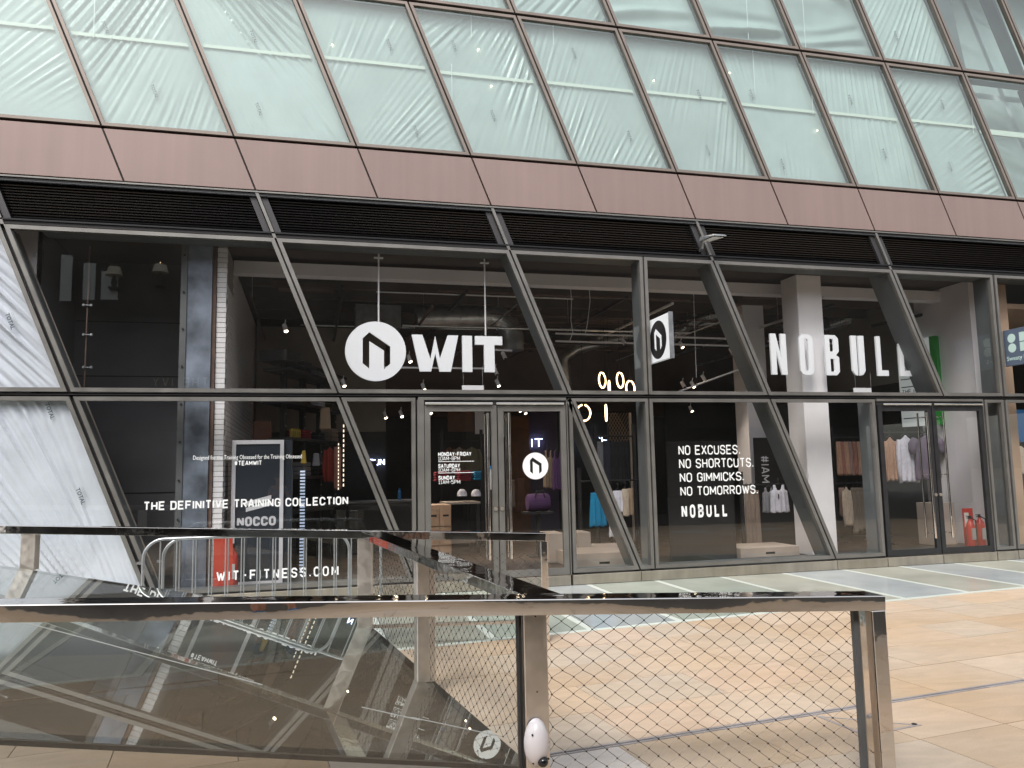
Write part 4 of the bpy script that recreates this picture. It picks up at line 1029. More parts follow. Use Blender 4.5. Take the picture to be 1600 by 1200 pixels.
def led(px0, py0, px1, py1, y, m, label, wd=.03):
    p, q = at(px0, py0, y), at(px1, py1, y); mb = MB(); n = 34 if m != 'bead_glow' else 13
    for i in range(n):
        z = q[2] + (p[2] - q[2]) * i / n; mb.box(p[0] - wd, p[0] + wd, y, y + .02, z, z + (p[2] - q[2]) / n * .55)
    single(mb, 'light_strip', m, label, 'light strip', 'upright light strips by the drinks display')
led(453, 735, 455, 860, 1.7, 'white_frame', 'ribbed white light strip right of the drinks display')
led(473, 733, 475, 905, 1.9, 'led_strip', 'bluish glowing light strip farther right of the display', .04)
led(529, 690, 532, 765, 3.2, 'bead_glow', 'string of tiny warm beads near the slanting mullion', .008)
led(537, 660, 540, 760, 3.2, 'bead_glow', 'second string of warm beads beside the first', .01)
# fire point: red panel and extinguishers
def extinguisher(x, y, z, label, h=.55, r=.08):
    o = thing('fire_extinguisher', label, 'extinguisher', (x, y, z), 'red fire extinguishers')
    MB().lathe([(r * .9, 0), (r, .02), (r, h - .12), (r * .8, h - .05), (r * .35, h), (r * .3, h + .03)], (x, y, z), 20).build('cylinder', 'fire_red', o, smooth=True)
    MB().box(x - .06, x + .03, y - .015, y + .015, z + h + .04, z + h + .055).add([], []).box(x - .075, x + .02, y - .012, y + .012, z + h + .075, z + h + .088).box(x - .02, x + .02, y - .015, y + .015, z + h + .03, z + h + .09).build('lever', 'black_paint', o)
    MB().tube([(x + .02, y, z + h + .05), (x + r + .03, y - .02, z + h), (x + r + .03, y - .03, z + h - .2), (x + r + .01, y - .03, z + .15)], .012, 8).build('hose', 'black_paint', o, smooth=True)
    MB().box(x - .04, x + .04, y - r - .004, y - r + .02, z + .15, z + .36).build('label_plate', 'vinyl_faint', o)
    return o
x0, x1, y0, y1, z0, z1 = bxp((334, 840), (361, 918), .30, .02)
fp = thing('fire_point_stand', 'tall orange red fire point panel behind the web address', 'fire point', (x0, y0, .146))
MB().hexa([(x0, .30, .217), (x1 + .02, .38, .217), (x1 + .02, .40, .217), (x0, .32, .217)], [(x0, .30, z1 - .02), (x1, .38, z1 + .04), (x1, .40, z1 + .04), (x0, .32, z1 - .02)]).build('panel', 'panel_red', fp)
extinguisher(x1 - .0, .46, .146, 'red extinguisher in front of the fire point panel by the white brick')
x0, x1, y0, y1, z0, z1 = bxp((1514, 795), (1535, 862), .75, .02)
fp = thing('fire_point_stand', 'narrow red fire point board inside the right door', 'fire point', (x0, y0, .146))
MB().box(x0, x1, .9, .92, .147, z1).build('panel', 'fire_red', fp); MB().box(x0 + .02, x0 + .12, .893, .898, z1 - .35, z1 - .08).build('notice', 'pale_tone', fp)
extinguisher(x0 - .03, .72, .146, 'left of the two extinguishers inside the right door', .5, .075); extinguisher(x0 + .17, .70, .146, 'right of the two extinguishers inside the right door', .52, .085)
# black shelf rack left
rk = thing('shelf_rack', 'black steel shelf rack running back into the shop behind the drinks display', 'shelf rack', (-4.6, 2.4, .146))
RA, RB = at(413, 573, 2.4), at(505, 601, 5.0); RA, RB = Vector((RA[0], RA[1], 0)), Vector((RB[0], RB[1], 0)); RD = (RB - RA).normalized(); RN = Vector((RD.y, -RD.x, 0)); RL = (RB - RA).length
def rkq(mb, u0, u1, n0, n1, za_, zb2):
    q = [RA + RD * u0 + RN * n0, RA + RD * u1 + RN * n0, RA + RD * u1 + RN * n1, RA + RD * u0 + RN * n1]
    return mb.hexa([(c.x, c.y, za_) for c in q], [(c.x, c.y, zb2) for c in q])
rz = [float(at(413, p_, 2.4)[2]) for p_ in (576, 627, 684, 745, 800)]
for i, u in enumerate((.25, 1.1, 1.95, 2.75)):
    up_ = rkq(MB(), u, u + .09, .18, .27, .146, rz[0] + .22).build('upright', 'black_paint', rk)
    for j in range(14): 
        c = RA + RD * (u + .045) + RN * .275; MB().lathe([(.014, -.006), (.014, 0)], (c.x, c.y, .5 + j * .21), 8, 'y').build('bolt', 'galvanised', up_)
for z in rz: rkq(MB(), -.05, RL, .0, .52, z - .05, z).build('shelf', 'black_paint', rk)
rkq(MB(), -.25, .35, .02, .5, rz[0] + .10, rz[0] + .28).build('header_box', 'black_paint', rk)
for z in rz[:2]: MB().beam(tuple(RA + RD * .3 + RN * .5 + Vector((0, 0, z + .12))), tuple(RB + RN * .5 + Vector((0, 0, z + .12))), .03, .05).build('side_rail', 'black_paint', rk)
for i, (u0, zi, n_) in enumerate(((.35, 2, 5), (.45, 1, 5), (1.25, 2, 4))):
    for j in range(n_):
        c = RA + RD * (u0 + j * .085) + RN * (.35 if i < 2 else .25)
        single(MB().lathe([(.03, 0), (.033, .01), (.033, .12), (.02, .15), (.02, .17)], (c.x, c.y, rz[zi] + .002), 12), 'drink_can', 'cloth_yellow' if i != 2 else 'cloth_olive', ['leftmost', 'second', 'third', 'fourth', 'rightmost'][j] + [' yellow drink can on the middle shelf of the black rack', ' yellow drink can on the upper shelf of the black rack', ' olive bottle farther back on the black rack'][i], 'can', ['cans on the middle shelf', 'cans on the upper shelf', 'bottles on the middle shelf'][i])
bxs = ['navy', 'grey', 'sand', 'brown', 'white', 'olive', 'crimson', 'navy', 'taupe', 'grey', 'black', 'cream']
wds = ['on the top shelf near end', 'on the top shelf middle', 'on the top shelf far end', 'on the second shelf near end', 'on the second shelf middle', 'on the second shelf far end', 'on the third shelf near the wall', 'on the third shelf middle', 'on the third shelf far end', 'on the fourth shelf near end', 'on the fourth shelf middle', 'on the fourth shelf far end']
for i, cl in enumerate(bxs):
    zi = [0, 1, 2, 3][i // 3]; u = [.75, 1.45, 2.2][i % 3] + (.5 if (zi == 2 and i % 3 == 0) else 0) * 0; hh = random.uniform(.14, .3); mb = MB()
    for q_ in range(3): rkq(mb, u + .004 * q_, u + .36 - .006 * q_, .06, .42, rz[zi] + .002 + hh * q_ / 3, rz[zi] + hh * (q_ + .93) / 3)
    single(mb, 'folded_clothes', 'cloth_' + cl, cl + ' stack of folded clothes ' + wds[i] + ' of the black rack', 'folded clothes', 'folded clothes on the black rack', bevel=.012)
for i, (a, b, y, m_, l) in enumerate((((499, 636), (517, 670), 3.4, 'cloth_sand', 'pale canvas bag hanging from the black rack'), ((488, 708), (500, 728), 3.0, 'cloth_grey', 'folded pale towel on the lower rack shelf'), ((470, 704), (479, 725), 2.2, 'cloth_yellow', 'tall yellow green carton beside the display'), ((395, 657), (425, 687), 2.3, 'cloth_brown', 'brown paper bag on the rack behind the display'))):
    x0, x1, y0, y1, z0, z1 = bxp(a, b, y, .15); n = 10; mb = MB()
    mb.hexa([(x0, y0, z0), (x1, y0, z0), (x1, y1, z0), (x0, y1, z0)], [(x0 + .02, y0 + .05, z1), (x1 - .02, y0 + .05, z1), (x1 - .02, y1 - .05, z1), (x0 + .02, y1 - .05, z1)])
    single(mb, ['canvas_bag', 'folded_towel', 'carton', 'paper_bag'][i], m_, l, ['bag', 'towel', 'carton', 'bag'][i], bevel=.015)

# garments
def garment(px0, py0, px1, py1, y, colr, label, style='top', group=None, seed=0, cat='garment', depth=.09, name='hanging_garment'):
    p, q = at(px0, py0, y), at(px1, py1, y); x0, x1, z1, z0 = float(p[0]), float(q[0]), float(p[2]), float(q[2])
    cx, wd, h = (x0 + x1) / 2, x1 - x0, z1 - z0; rg = random.Random(seed + int(px0)); nx, nz = 22, 18
    ph = [rg.uniform(0, 6) for _ in range(4)]; fr_ = rg.uniform(2.5, 4.5)
    vs = []
    def prof(t):                    # t 0 top .. 1 hem -> half width factor
        if style == 'top': return .16 + (.62 - .16) * min(1, t / .10) if t < .10 else (.36 + .05 * t)
        if style == 'tank': return .30 if t < .22 else .42 + .08 * t
        if style == 'skirt': return .30 + .2 * t
        if style == 'shorts': return .36 + .12 * t
        if style == 'stack': return .48 + .02 * math.sin(t * 9)
        if style == 'long': return .38 + .08 * t
        return .45
    def hemz(s_, t): return z1 - h * t - (.02 * h * math.sin(s_ * 9 + ph[3]) if t > .9 else 0)
    for side in (-1, 1):
        for j in range(nz + 1):
            t = j / nz
            for i in range(nx + 1):
                s_ = i / nx * 2 - 1; hw = prof(t) * wd
                if style == 'top': hw = wd * ((.12 + .30 * min(1, t / .09)) if t < .09 else (.40 - .05 * math.sin(min(1, (t - .09) * 1.4) * math.pi) * .6 + .02 * t))
                x = cx + s_ * hw; fold = math.sin(s_ * fr_ * 3.1 + ph[0] + t * 1.5 * math.sin(ph[1])) * .5 + math.sin(s_ * fr_ * 6.3 + ph[2] - t) * .25
                th = depth * (.25 + .75 * (1 - s_ * s_)) * (.35 + .65 * min(1, t * 3))
                zz = hemz(s_, t)
                if style == 'top' and t < .09: zz -= abs(s_) * h * .05
                if style == 'tank' and t < .2 and abs(s_) < .62: zz -= h * .2 * (1 - (t / .2)) * (1 - (abs(s_) / .62) ** 4)
                vs.append((x, y + side * th * .5 + fold * depth * .35 * (t ** .6), zz))
    n1 = (nx + 1) * (nz + 1); fs = []
    for b in (0, n1):
        for j in range(nz):
            for i in range(nx):
                a = b + j * (nx + 1) + i; fs.append((a, a + 1, a + nx + 2, a + nx + 1))
    for j in range(nz):
        for i in (0, nx): a = j * (nx + 1) + i; fs.append((a, a + nx + 1, a + nx + 1 + n1, a + n1))
    for i in range(nx):
        for j in (0, nz): a = j * (nx + 1) + i; fs.append((a, a + 1, a + 1 + n1, a + n1))
    mb = MB(); mb.add(vs, fs)
    if style in ('top',):
        L = h * (.85 if rg.random() < .5 else .4)
        if 'short' in label: L = h * .33
        if 'long' in label: L = h * .93
        for sg in (-1, 1):
            a = Vector((cx + sg * wd * .36, y, z1 - h * .10)); e = Vector((cx + sg * wd * .47, y - .02, z1 - h * .10 - L))
            mb.tube([a, a.lerp(e, .3) + Vector((sg * wd * .06, 0, 0)), a.lerp(e, .65) + Vector((sg * wd * .05, 0, 0)), e], [wd * .10, wd * .11, wd * .095, wd * .075], 10)
    g = thing(name, label, cat, (cx, y, z1 + .12), group)
    mb.build('fabric', 'cloth_' + colr, g, smooth=True, angle=180)
    hg = MB(); hg.tube([(cx - wd * .25, y, z1 - .015), (cx, y, z1 + .045), (cx + wd * .25, y, z1 - .015)], .006, 6)
    hg.tube([(cx, y, z1 + .045), (cx, y, z1 + .09), (cx + .02, y, z1 + .115), (cx, y, z1 + .135), (cx - .018, y, z1 + .12)], .004, 6)
    hg.build('hanger', 'black_paint', g)
    return g
def rail(pa, pb, y, label, drop=True):
    a, b = at(*pa, y), at(*pb, y); x0, x1, z = float(a[0]), float(b[0]), float(a[2]); o = thing('clothes_rail', label, 'clothes rail', ((x0 + x1) / 2, y, .146), 'black clothes rails')
    MB().tube([(x0, y, z), (x1, y, z)], .016, 10).build('bar', 'black_paint', o)
    for x in (x0, x1): MB().box(x - .03, x + .03, y - .03, y + .03, .146, z + .25).build('post', 'black_paint', o)
    for x in (x0, x1): MB().box(x - .04, x + .04, y - .3, y + .3, .146, .18).build('foot', 'black_paint', o)
    return o
G1 = 'tops on the rail behind the right doors'
rail((1372, 676), (1492, 677), 2.0, 'upper rail of tops behind the right doors')
garment(1379, 683, 1406, 750, 1.85, 'beige', 'beige long sleeved sweatshirt at the left end of the door rail', 'top', G1)
garment(1400, 680, 1434, 752, 1.78, 'white', 'white long sleeved top next to the beige one', 'top', G1, 3)
garment(1422, 680, 1476, 748, 1.70, 'plum', 'plum short sleeved T-shirt in front on the door rail', 'top', G1, 5)
garment(1470, 674, 1490, 782, 1.9, 'mauve', 'mauve robe like layer at the right end of the door rail', 'long', G1)
rail((1300, 684), (1362, 686), 2.9, 'rail of beige clothes left of the right doors')
G2 = 'beige clothes in the window beside the right doors'
for i, (a, b, cl) in enumerate(((1306, 1316, 'beige'), (1311, 1322, 'pink'), (1317, 1328, 'beige'), (1323, 1334, 'mauve'), (1331, 1341, 'pink'), (1338, 1350, 'beige'), (1346, 1358, 'brown'))):
    garment(a, 690, b, 742, 2.8 + i * .03, cl, ['leftmost beige garment hanging right of the tall white column', 'dusky pink garment second from the white column', 'beige garment third from the white column', 'mauve garment in the middle of the window rail', 'dusky pink garment with the white tag', 'beige garment near the fin', 'brown garment nearest the fin'][i], 'stack', G2, i)
rail((1302, 756), (1362, 757), 2.75, 'lower rail with the cream top beside the right doors')
G3 = 'clothes on the lower window rail'
garment(1310, 762, 1322, 806, 2.8, 'mauve', 'mauve garment at the left of the lower window rail', 'stack', G3)
garment(1315, 761, 1333, 820, 2.65, 'cream', 'cream long sleeved top on the lower window rail', 'top', G3)
for i, (a, b) in enumerate(((1329, 1341), (1336, 1348), (1343, 1356))): garment(a, 762, b, 833 - i * 4, 2.7 + .03 * i, 'pattern', ['left patterned grey garment on the lower window rail', 'middle patterned grey garment on the lower window rail', 'right patterned grey garment on the lower window rail'][i], 'stack', G3, i + 9)
# middle window
rail((905, 752), (1000, 753), 2.3, 'rail with blue shorts and white skirt beside the left doors')
G4 = 'clothes on the rail beside the left doors'
garment(919, 770, 949, 822, 2.2, 'blue', 'bright blue shorts on the rail beside the slanting mullion', 'shorts', G4)
garment(953, 767, 979, 800, 2.2, 'white', 'white pleated skirt hanging right of the blue shorts', 'skirt', G4, 2)
garment(950, 797, 975, 838, 2.35, 'white', 'white trousers hanging below the pleated skirt', 'shorts', G4, 4)
garment(972, 764, 983, 806, 2.15, 'cream', 'cream legging at the right end of the rail', 'stack', G4, 6)
garment(981, 763, 990, 804, 2.2, 'sand', 'sand coloured legging next to the post', 'stack', G4, 7)
rail((930, 682), (990, 683), 3.0, 'high rail of black clothes under the ring pendants')
for i, (a, b, cl) in enumerate(((933, 944, 'grey'), (940, 955, 'navy'), (948, 966, 'black'), (958, 978, 'black'), (970, 986, 'black'))): garment(a, 690, b, 752 + (i % 2) * 4, 2.95 + .04 * i, cl, ['grey garment at the left of the high black rail', 'navy garment second on the high black rail', 'black garment in the middle of the high rail', 'wide black garment fourth on the high rail', 'black garment at the right of the high rail'][i], 'stack', 'clothes on the high black rail', i)
# right of slogan
rail((1158, 758), (1245, 757), 1.9, 'rail with white vest behind the slogan board')
G5 = 'clothes on the rail behind the slogan'
for i, (a, b) in enumerate(((1163, 1175), (1170, 1182), (1177, 1190))): garment(a, 766, b, 853, 1.95 + .05 * i, 'taupe', ['left taupe trousers hanging beside the slogan', 'middle taupe trousers hanging beside the slogan', 'right taupe trousers hanging beside the slogan'][i], 'stack', G5, i)
garment(1190, 762, 1213, 800, 1.85, 'grey', 'grey marbled vest behind the white vest', 'tank', G5)
garment(1202, 758, 1233, 800, 1.7, 'white', 'white cropped vest with a small dark print', 'tank', G5, 1)
a = at(1216, 772, 1.64); single(MB().box(a[0] - .012, a[0] + .012, 1.63, 1.632, a[2] - .09, a[2]), 'shirt_print', 'board_black', 'tiny dark print on the white vest', 'print')
# door 1 interior
G6 = 'clothes on the back rail seen through the left doors'
rail((690, 690), (752, 690), 5.2, 'back rail of shirts seen through the left door')
for i, (a, b, cl, l) in enumerate(((692, 712, 'brown', 'brown shirt at the left of the back rail'), (708, 728, 'taupe', 'taupe shirt in the middle of the back rail'), (722, 752, 'olive', 'olive shirt at the right of the back rail'))): garment(a, 698, b, 742, 5.1 - .05 * i, cl, l, 'top', G6, i)
garment(792, 750, 806, 792, 4.6, 'taupe', 'taupe coat hanging by the wooden partition', 'long', None, 1); garment(806, 748, 822, 800, 4.7, 'brown', 'long brown coat by the wooden partition', 'long', None, 2)
garment(862, 705, 881, 765, 2.8, 'purple', 'purple sports top just inside the right door leaf', 'tank', None, 2); garment(848, 704, 866, 762, 3.2, 'sand', 'sand vest behind the round door logo', 'tank', None, 1)
garment(505, 698, 525, 752, 3.6, 'red', 'dark red jacket behind the slanting mullion', 'top', None, 2); garment(522, 698, 533, 764, 3.5, 'pink', 'pale pink hanging cloth beside the red jacket', 'stack', None, 3)
for i, (a, b, y, m_, l, nm) in enumerate((((680, 737), (702, 752), 4.4, 'cloth_crimson', 'crimson folded stack behind the opening hours', 'folded_clothes'), ((716, 735), (738, 751), 4.4, 'cloth_crimson', 'second crimson stack right of the opening hours', 'folded_clothes'), ((741, 736), (753, 750), 4.3, 'cloth_blue', 'blue folded stack beside the door pull', 'folded_clothes'), ((566, 718), (590, 745), 5, 'cloth_navy', 'dark monitor on the counter left of the door', 'monitor'))):
    x0, x1, y0, y1, z0, z1 = bxp(a, b, y, .3); mb = MB(); n = 4 if 'folded' in nm else 1
    for j in range(n): mb.box(x0 + .01 * (j % 2), x1 - .012 * ((j + 1) % 2), y0, y1, z0 + (z1 - z0) * j / n, z0 + (z1 - z0) * (j + .93) / n)
    single(mb, nm, m_, l, nm.replace('_', ' '), bevel=min(.03, (z1 - z0) / n * .3))
for i, (a, l) in enumerate(((722, 'left white cap on the display table'), (744, 'right white cap on the display table'))):
    p = at(a, 775, 3.9); o = thing('baseball_cap', l, 'cap', p, 'white caps on the table'); x, y, z = [float(c) for c in p]
    MB().lathe([(.10, 0), (.10, .04), (.085, .09), (.05, .125), (.01, .135)], (x, y, z), 16).build('crown', 'cloth_white', o, smooth=True)
    MB().prismz([(x - .08, y - .06), (x - .05, y - .17), (x + .05, y - .17), (x + .08, y - .06)], z, z + .012).build('peak', 'cloth_white', o)
x0, x1, y0, y1, z0, z1 = bxp((826, 772), (862, 799), 2.6, .3); hc = (z0 + z1) / 2; hr_ = (z1 - z0) / 2
gb = thing('gym_bag', 'dark purple gym bag on the stand under the round logo', 'bag', ((x0 + x1) / 2, 2.75, z0))
mb = MB(); pr2 = [(.3, 0), (.85, .02), (1, .1), (1.02, .35), (.97, .5), (1.02, .65), (1, .9), (.85, .98), (.3, 1)]
mb.lathe([(r_0 * hr_, x0 + (x1 - x0) * t_0) for r_0, t_0 in pr2], (0, 2.75, hc), 18, 'x'); mb.build('bag_body', 'cloth_purple', gb, smooth=True)
MB().tube([(x0 + .12, 2.6, hc + hr_ * .5), (x0 + .16, 2.6, hc + hr_ * 1.3), (x1 - .16, 2.6, hc + hr_ * 1.3), (x1 - .12, 2.6, hc + hr_ * .5)], .012, 8).build('strap', 'board_black', gb)
bs2 = thing('display_stand', 'black display stand carrying the purple gym bag', 'stand', ((x0 + x1) / 2, 2.75, .146))
MB().box(x0 - .05, x1 + .05, 2.55, 2.95, z0 - .04, z0 - .005).build('top', 'black_paint', bs2); MB().box((x0 + x1) / 2 - .04, (x0 + x1) / 2 + .04, 2.71, 2.79, .16, z0 - .042).build('column', 'black_paint', bs2); MB().box(x0 + .02, x1 - .02, 2.6, 2.9, .146, .165).build('base', 'black_paint', bs2)
# tables, boxes, plinths
x0, x1, y0, y1, z0, z1 = bxp((667, 790), (706, 872), 2.0, .7)
dc = thing('plywood_drawers', 'plywood drawer unit just inside the left door', 'drawers', (x0, y0, .146))
MB().box(x0, x1, y0 + .02, y1, .147, z1).build('carcass', 'plywood', dc)
for i in range(3):
    for j in range(2):
        w_ = (x1 - x0) / 2; hh = (z1 - .2) / 3; xa, za_ = x0 + j * w_ + .01, .17 + i * hh
        dd = MB().box(xa, xa + w_ - .02, y0, y0 + .018, za_, za_ + hh - .02).build('drawer_front', 'plywood', dc)
        MB().box(xa + w_ / 2 - .05, xa + w_ / 2 + .05, y0 - .004, y0 - .001, za_ + hh * .5, za_ + hh * .5 + .03).build('pull_slot', 'black_void', dd)
x0, x1, y0, y1, z0, z1 = bxp((705, 785), (752, 860), 3.7, .8)
tb = thing('display_table', 'dark display table with caps seen through the left door', 'table', (x0, y0, .146))
MB().box(x0 - .1, x1, y0, y1, z1 - .04, z1).build('tabletop', 'pale_wood', tb)
for x in (x0 - .08, x1 - .08):
    for y in (y0 + .02, y1 - .08): MB().box(x, x + .06, y, y + .06, .146, z1 - .04).build('leg', 'black_paint', tb)
MB().box(x0, x1 - .1, y0 + .1, y1 - .1, .35, .55).build('lower_shelf', 'cloth_taupe', tb)
def plinth(a, b, y, d, label, slot=True, m='pale_wood'):
    x0, x1, y0, y1, z0, z1 = bxp(a, b, y, d); o = thing('display_plinth', label, 'plinth', (x0, y0, .146), 'pale display plinths')
    MB().box(x0, x1, y0, y1, .147, max(z1, .25)).build('block', m, o, bevel=.006)
    if slot:
        c = (x0 + x1) / 2; MB().box(c - .09, c + .09, y0 - .004, y0 - .001, .25 if z1 > .4 else .2, .29 if z1 > .4 else .235).build('slot', 'black_void', o)
    return o
plinth((896, 866), (992, 886), .7, 1.0, 'low pale plinth at the foot of the slanting mullion beside the left doors')
plinth((903, 832), (924, 870), 1.8, .5, 'tall narrow pale plinth left of the slanting mullion', False)
plinth((925, 856), (990, 872), 1.75, .8, 'wide pale step behind the low plinth', False)
plinth((1157, 857), (1250, 872), .9, .8, 'low pale plinth under the white vest')
plinth((858, 834), (884, 868), 1.6, .6, 'pale plinth just inside the right door leaf', False)
plinth((1455, 786), (1497, 862), 1.3, .4, 'pale upright box behind the right door pulls', False)
# counter with two staff silhouettes replaced by equipment
x0, x1, y0, y1, z0, z1 = bxp((545, 770), (648, 860), 4.6, .8)
ct = thing('shop_counter', 'dark counter seen between the slanting mullion and the left door', 'counter', (x0, y0, .146))
MB().box(x0, x1, y0, y1, .147, 1.15).build('counter_body', 'black_paint', ct); MB().box(x0 - .05, x1 + .05, y0 - .05, y1, 1.152, 1.19).build('worktop', 'fin_inner', ct)
p = at(625, 762, 4.7); single(MB().lathe([(.035, 0), (.035, .16), (.02, .2), (.02, .24)], (p[0], 4.8, 1.192), 12), 'water_bottle', 'poster_blue', 'blue bottle standing on the dark counter', 'bottle')
for (a, b, l) in (((645 - 90, 730), (645 - 72, 765), 'left'),): pass
# back shelf with posters
x0, x1, y0, y1, z0, z1 = bxp((700, 640), (741, 674), 6.0, .05)
single(MB().box(x0, x1, 6, 6.04, z0, z1), 'wall_poster', 'wood_orange', 'dim orange poster high behind the left door', 'poster')
x0, x1, y0, y1, z0, z1 = bxp((742, 639), (757, 678), 5.6, .05)
single(MB().box(x0, x1, 5.6, 5.64, z0, z1), 'backlit_board', 'white_frame', 'narrow white panel behind the left door pull', 'board')
x0, x1, y0, y1, z0, z1 = bxp((780, 640), (788, 683), 5.6, .05)
single(MB().box(x0, x1, 5.6, 5.64, z0, z1), 'backlit_board', 'white_frame', 'narrow white panel beside the right door pull', 'board')
# lattice screen
p, q = at(950, 645, 4.8), at(986, 745, 4.8); mb = MB(); n = 12; wx, hz = q[0] - p[0], p[2] - q[2]
for i in range(-14, 16):
    for sg in (1, -1):
        x_a = p[0] + i * wx / 7; pts = []
        for t in (0, 1):
            pass
        za_, zb2 = q[2], p[2]; x_b = x_a + sg * hz * .62
        t0, t1 = 0., 1.
        dx = x_b - x_a
        if abs(dx) > 1e-6:
            ta, tb_ = (p[0] - x_a) / dx, (q[0] - x_a) / dx; lo, hi = min(ta, tb_), max(ta, tb_); t0, t1 = max(0, lo), min(1, hi)
        if t1 > t0: mb.beam((x_a + dx * t0, 4.8 + .004 * sg, za_ + (zb2 - za_) * t0), (x_a + dx * t1, 4.8 + .004 * sg, za_ + (zb2 - za_) * t1), .006, .008, (0, 1, 0))
sc = thing('lattice_screen', 'tall expanded mesh screen behind the ring pendants', 'screen', (p[0], 4.8, .146))
mb.build('mesh_lattice', 'cloth_sand', sc); MB().box(p[0] - .03, p[0], 4.78, 4.82, .146, p[2]).build('edge_post', 'black_paint', sc); MB().box(q[0], q[0] + .05, 4.78, 4.82, .146, p[2]).build('edge_post', 'pale_wood', sc)
# slogan board
x0, x1, y0, y1, z0, z1 = bxp((1041, 690), (1152, 880), .75, .03)
single(MB().box(x0, x1, .75, .79, .147, z1), 'slogan_board', 'board_black', 'tall black board standing in the window behind the slogan', 'board')
x0, x1, y0, y1, z0, z1 = bxp((1178, 684), (1222, 865), 2.6, .04)
hb = thing('hashtag_banner', 'black upright banner with the letters #IAM reading downwards', 'banner', (x0, 2.6, .146))
MB().box(x0, x1 + .6, 2.6, 2.64, .147, z1).build('panel', 'board_black', hb)
mb = MB(); a, b = at(1188, 712, 2.6), at(1203, 754, 2.6); hgt = float(b[0] - a[0]); ln = float(a[2] - b[2])
letters(mb, '#IAM', 0, 0, ln, hgt, .8, 1.2, y=2.592, depth=.003, place=lambda u, v_: (float(a[0]) + v_, float(a[2]) - u)); mb.build('lettering', 'white_frame', hb)
# green and white letter board
x0, x1 = float(at(1404, 600, 2.1)[0]), float(at(1462, 600, 2.1)[0]); z1, z0 = float(at(1460, 529, 2.1)[2]), float(at(1420, 667, 2.1)[2])
lb = thing('letter_board', 'white cinema style letter board with a green side hanging behind the last letter', 'letter board', (x0, 2.1, z0))
LA, LC = at(1405, 600, 2.45), at(1457, 600, 1.75); LA, LC = Vector((LA[0], LA[1], 0)), Vector((LC[0], LC[1], 0)); LD = (LC - LA).normalized(); LN = Vector((-LD.y, LD.x, 0)); LL = (LC - LA).length
z1, z0 = float(at(1457, 527, 1.75)[2]), float(at(1457, 664, 1.75)[2])
def lbq(mb, u0, u1, n0, n1, za_, zb2):
    q = [LA + LD * u0 + LN * n0, LA + LD * u1 + LN * n0, LA + LD * u1 + LN * n1, LA + LD * u0 + LN * n1]
    return mb.hexa([(c.x, c.y, za_) for c in q], [(c.x, c.y, zb2) for c in q])
lbq(MB(), 0, LL, 0, .12, z0, z1).build('lightbox', 'lightbox_white', lb); lbq(MB(), LL + .002, LL + .14, -.01, .13, z0, z1 + .01).build('green_side', 'green_paint', lb)
nr = 11
for i in range(1, nr):
    z = z0 + (z1 - z0) * i / nr; lbq(MB(), .05, LL - .12, -.012, -.002, z, z + .018).build('letter_rail', 'board_black', lb)
for s_, r_i, xa, xb in (('WELCOME', 7, .06, .75), ('TO', 6, .4, .6), ('THE HUB', 4, .08, .7), ('EXTRA', 3, .06, .6)):
    z = z0 + (z1 - z0) * r_i / nr + .035; mb = MB(); letters(mb, s_, 0, 0, LL * (xb - xa), .085, .9, 1.2, y=-.006, depth=.003)
    mb.v = [tuple(LA + LD * (LL * xa + v_[0]) + LN * v_[1] + Vector((0, 0, z + v_[2]))) for v_ in mb.v]
    mb.build('lettering', 'print_grey', lb)
# perforated post
x0, x1 = float(at(1466, 600, 1.9)[0]), float(at(1480, 600, 1.9)[0]); pp = thing('rack_post', 'black bolted rack post and arm in front of the white party wall', 'post', (x0, 1.9, .146))
zt_ = float(at(1468, 480, 1.9)[2]); MB().box(x0, x1, 1.9, 2.0, .146, zt_).build('upright', 'black_paint', pp)
for i in range(14): 
    MB().lathe([(.016, -.006), (.016, 0)], ((x0 + x1) / 2, 1.9, zt_ - .25 - i * .28 - (.1 if i % 3 == 0 else 0)), 8, 'y').build('bolt', 'galvanised', pp)
MB().beam((x0, 1.95, zt_ - .12), (x0 - .95, 2.6, zt_ - .3), .05, .06).build('arm', 'black_paint', pp)

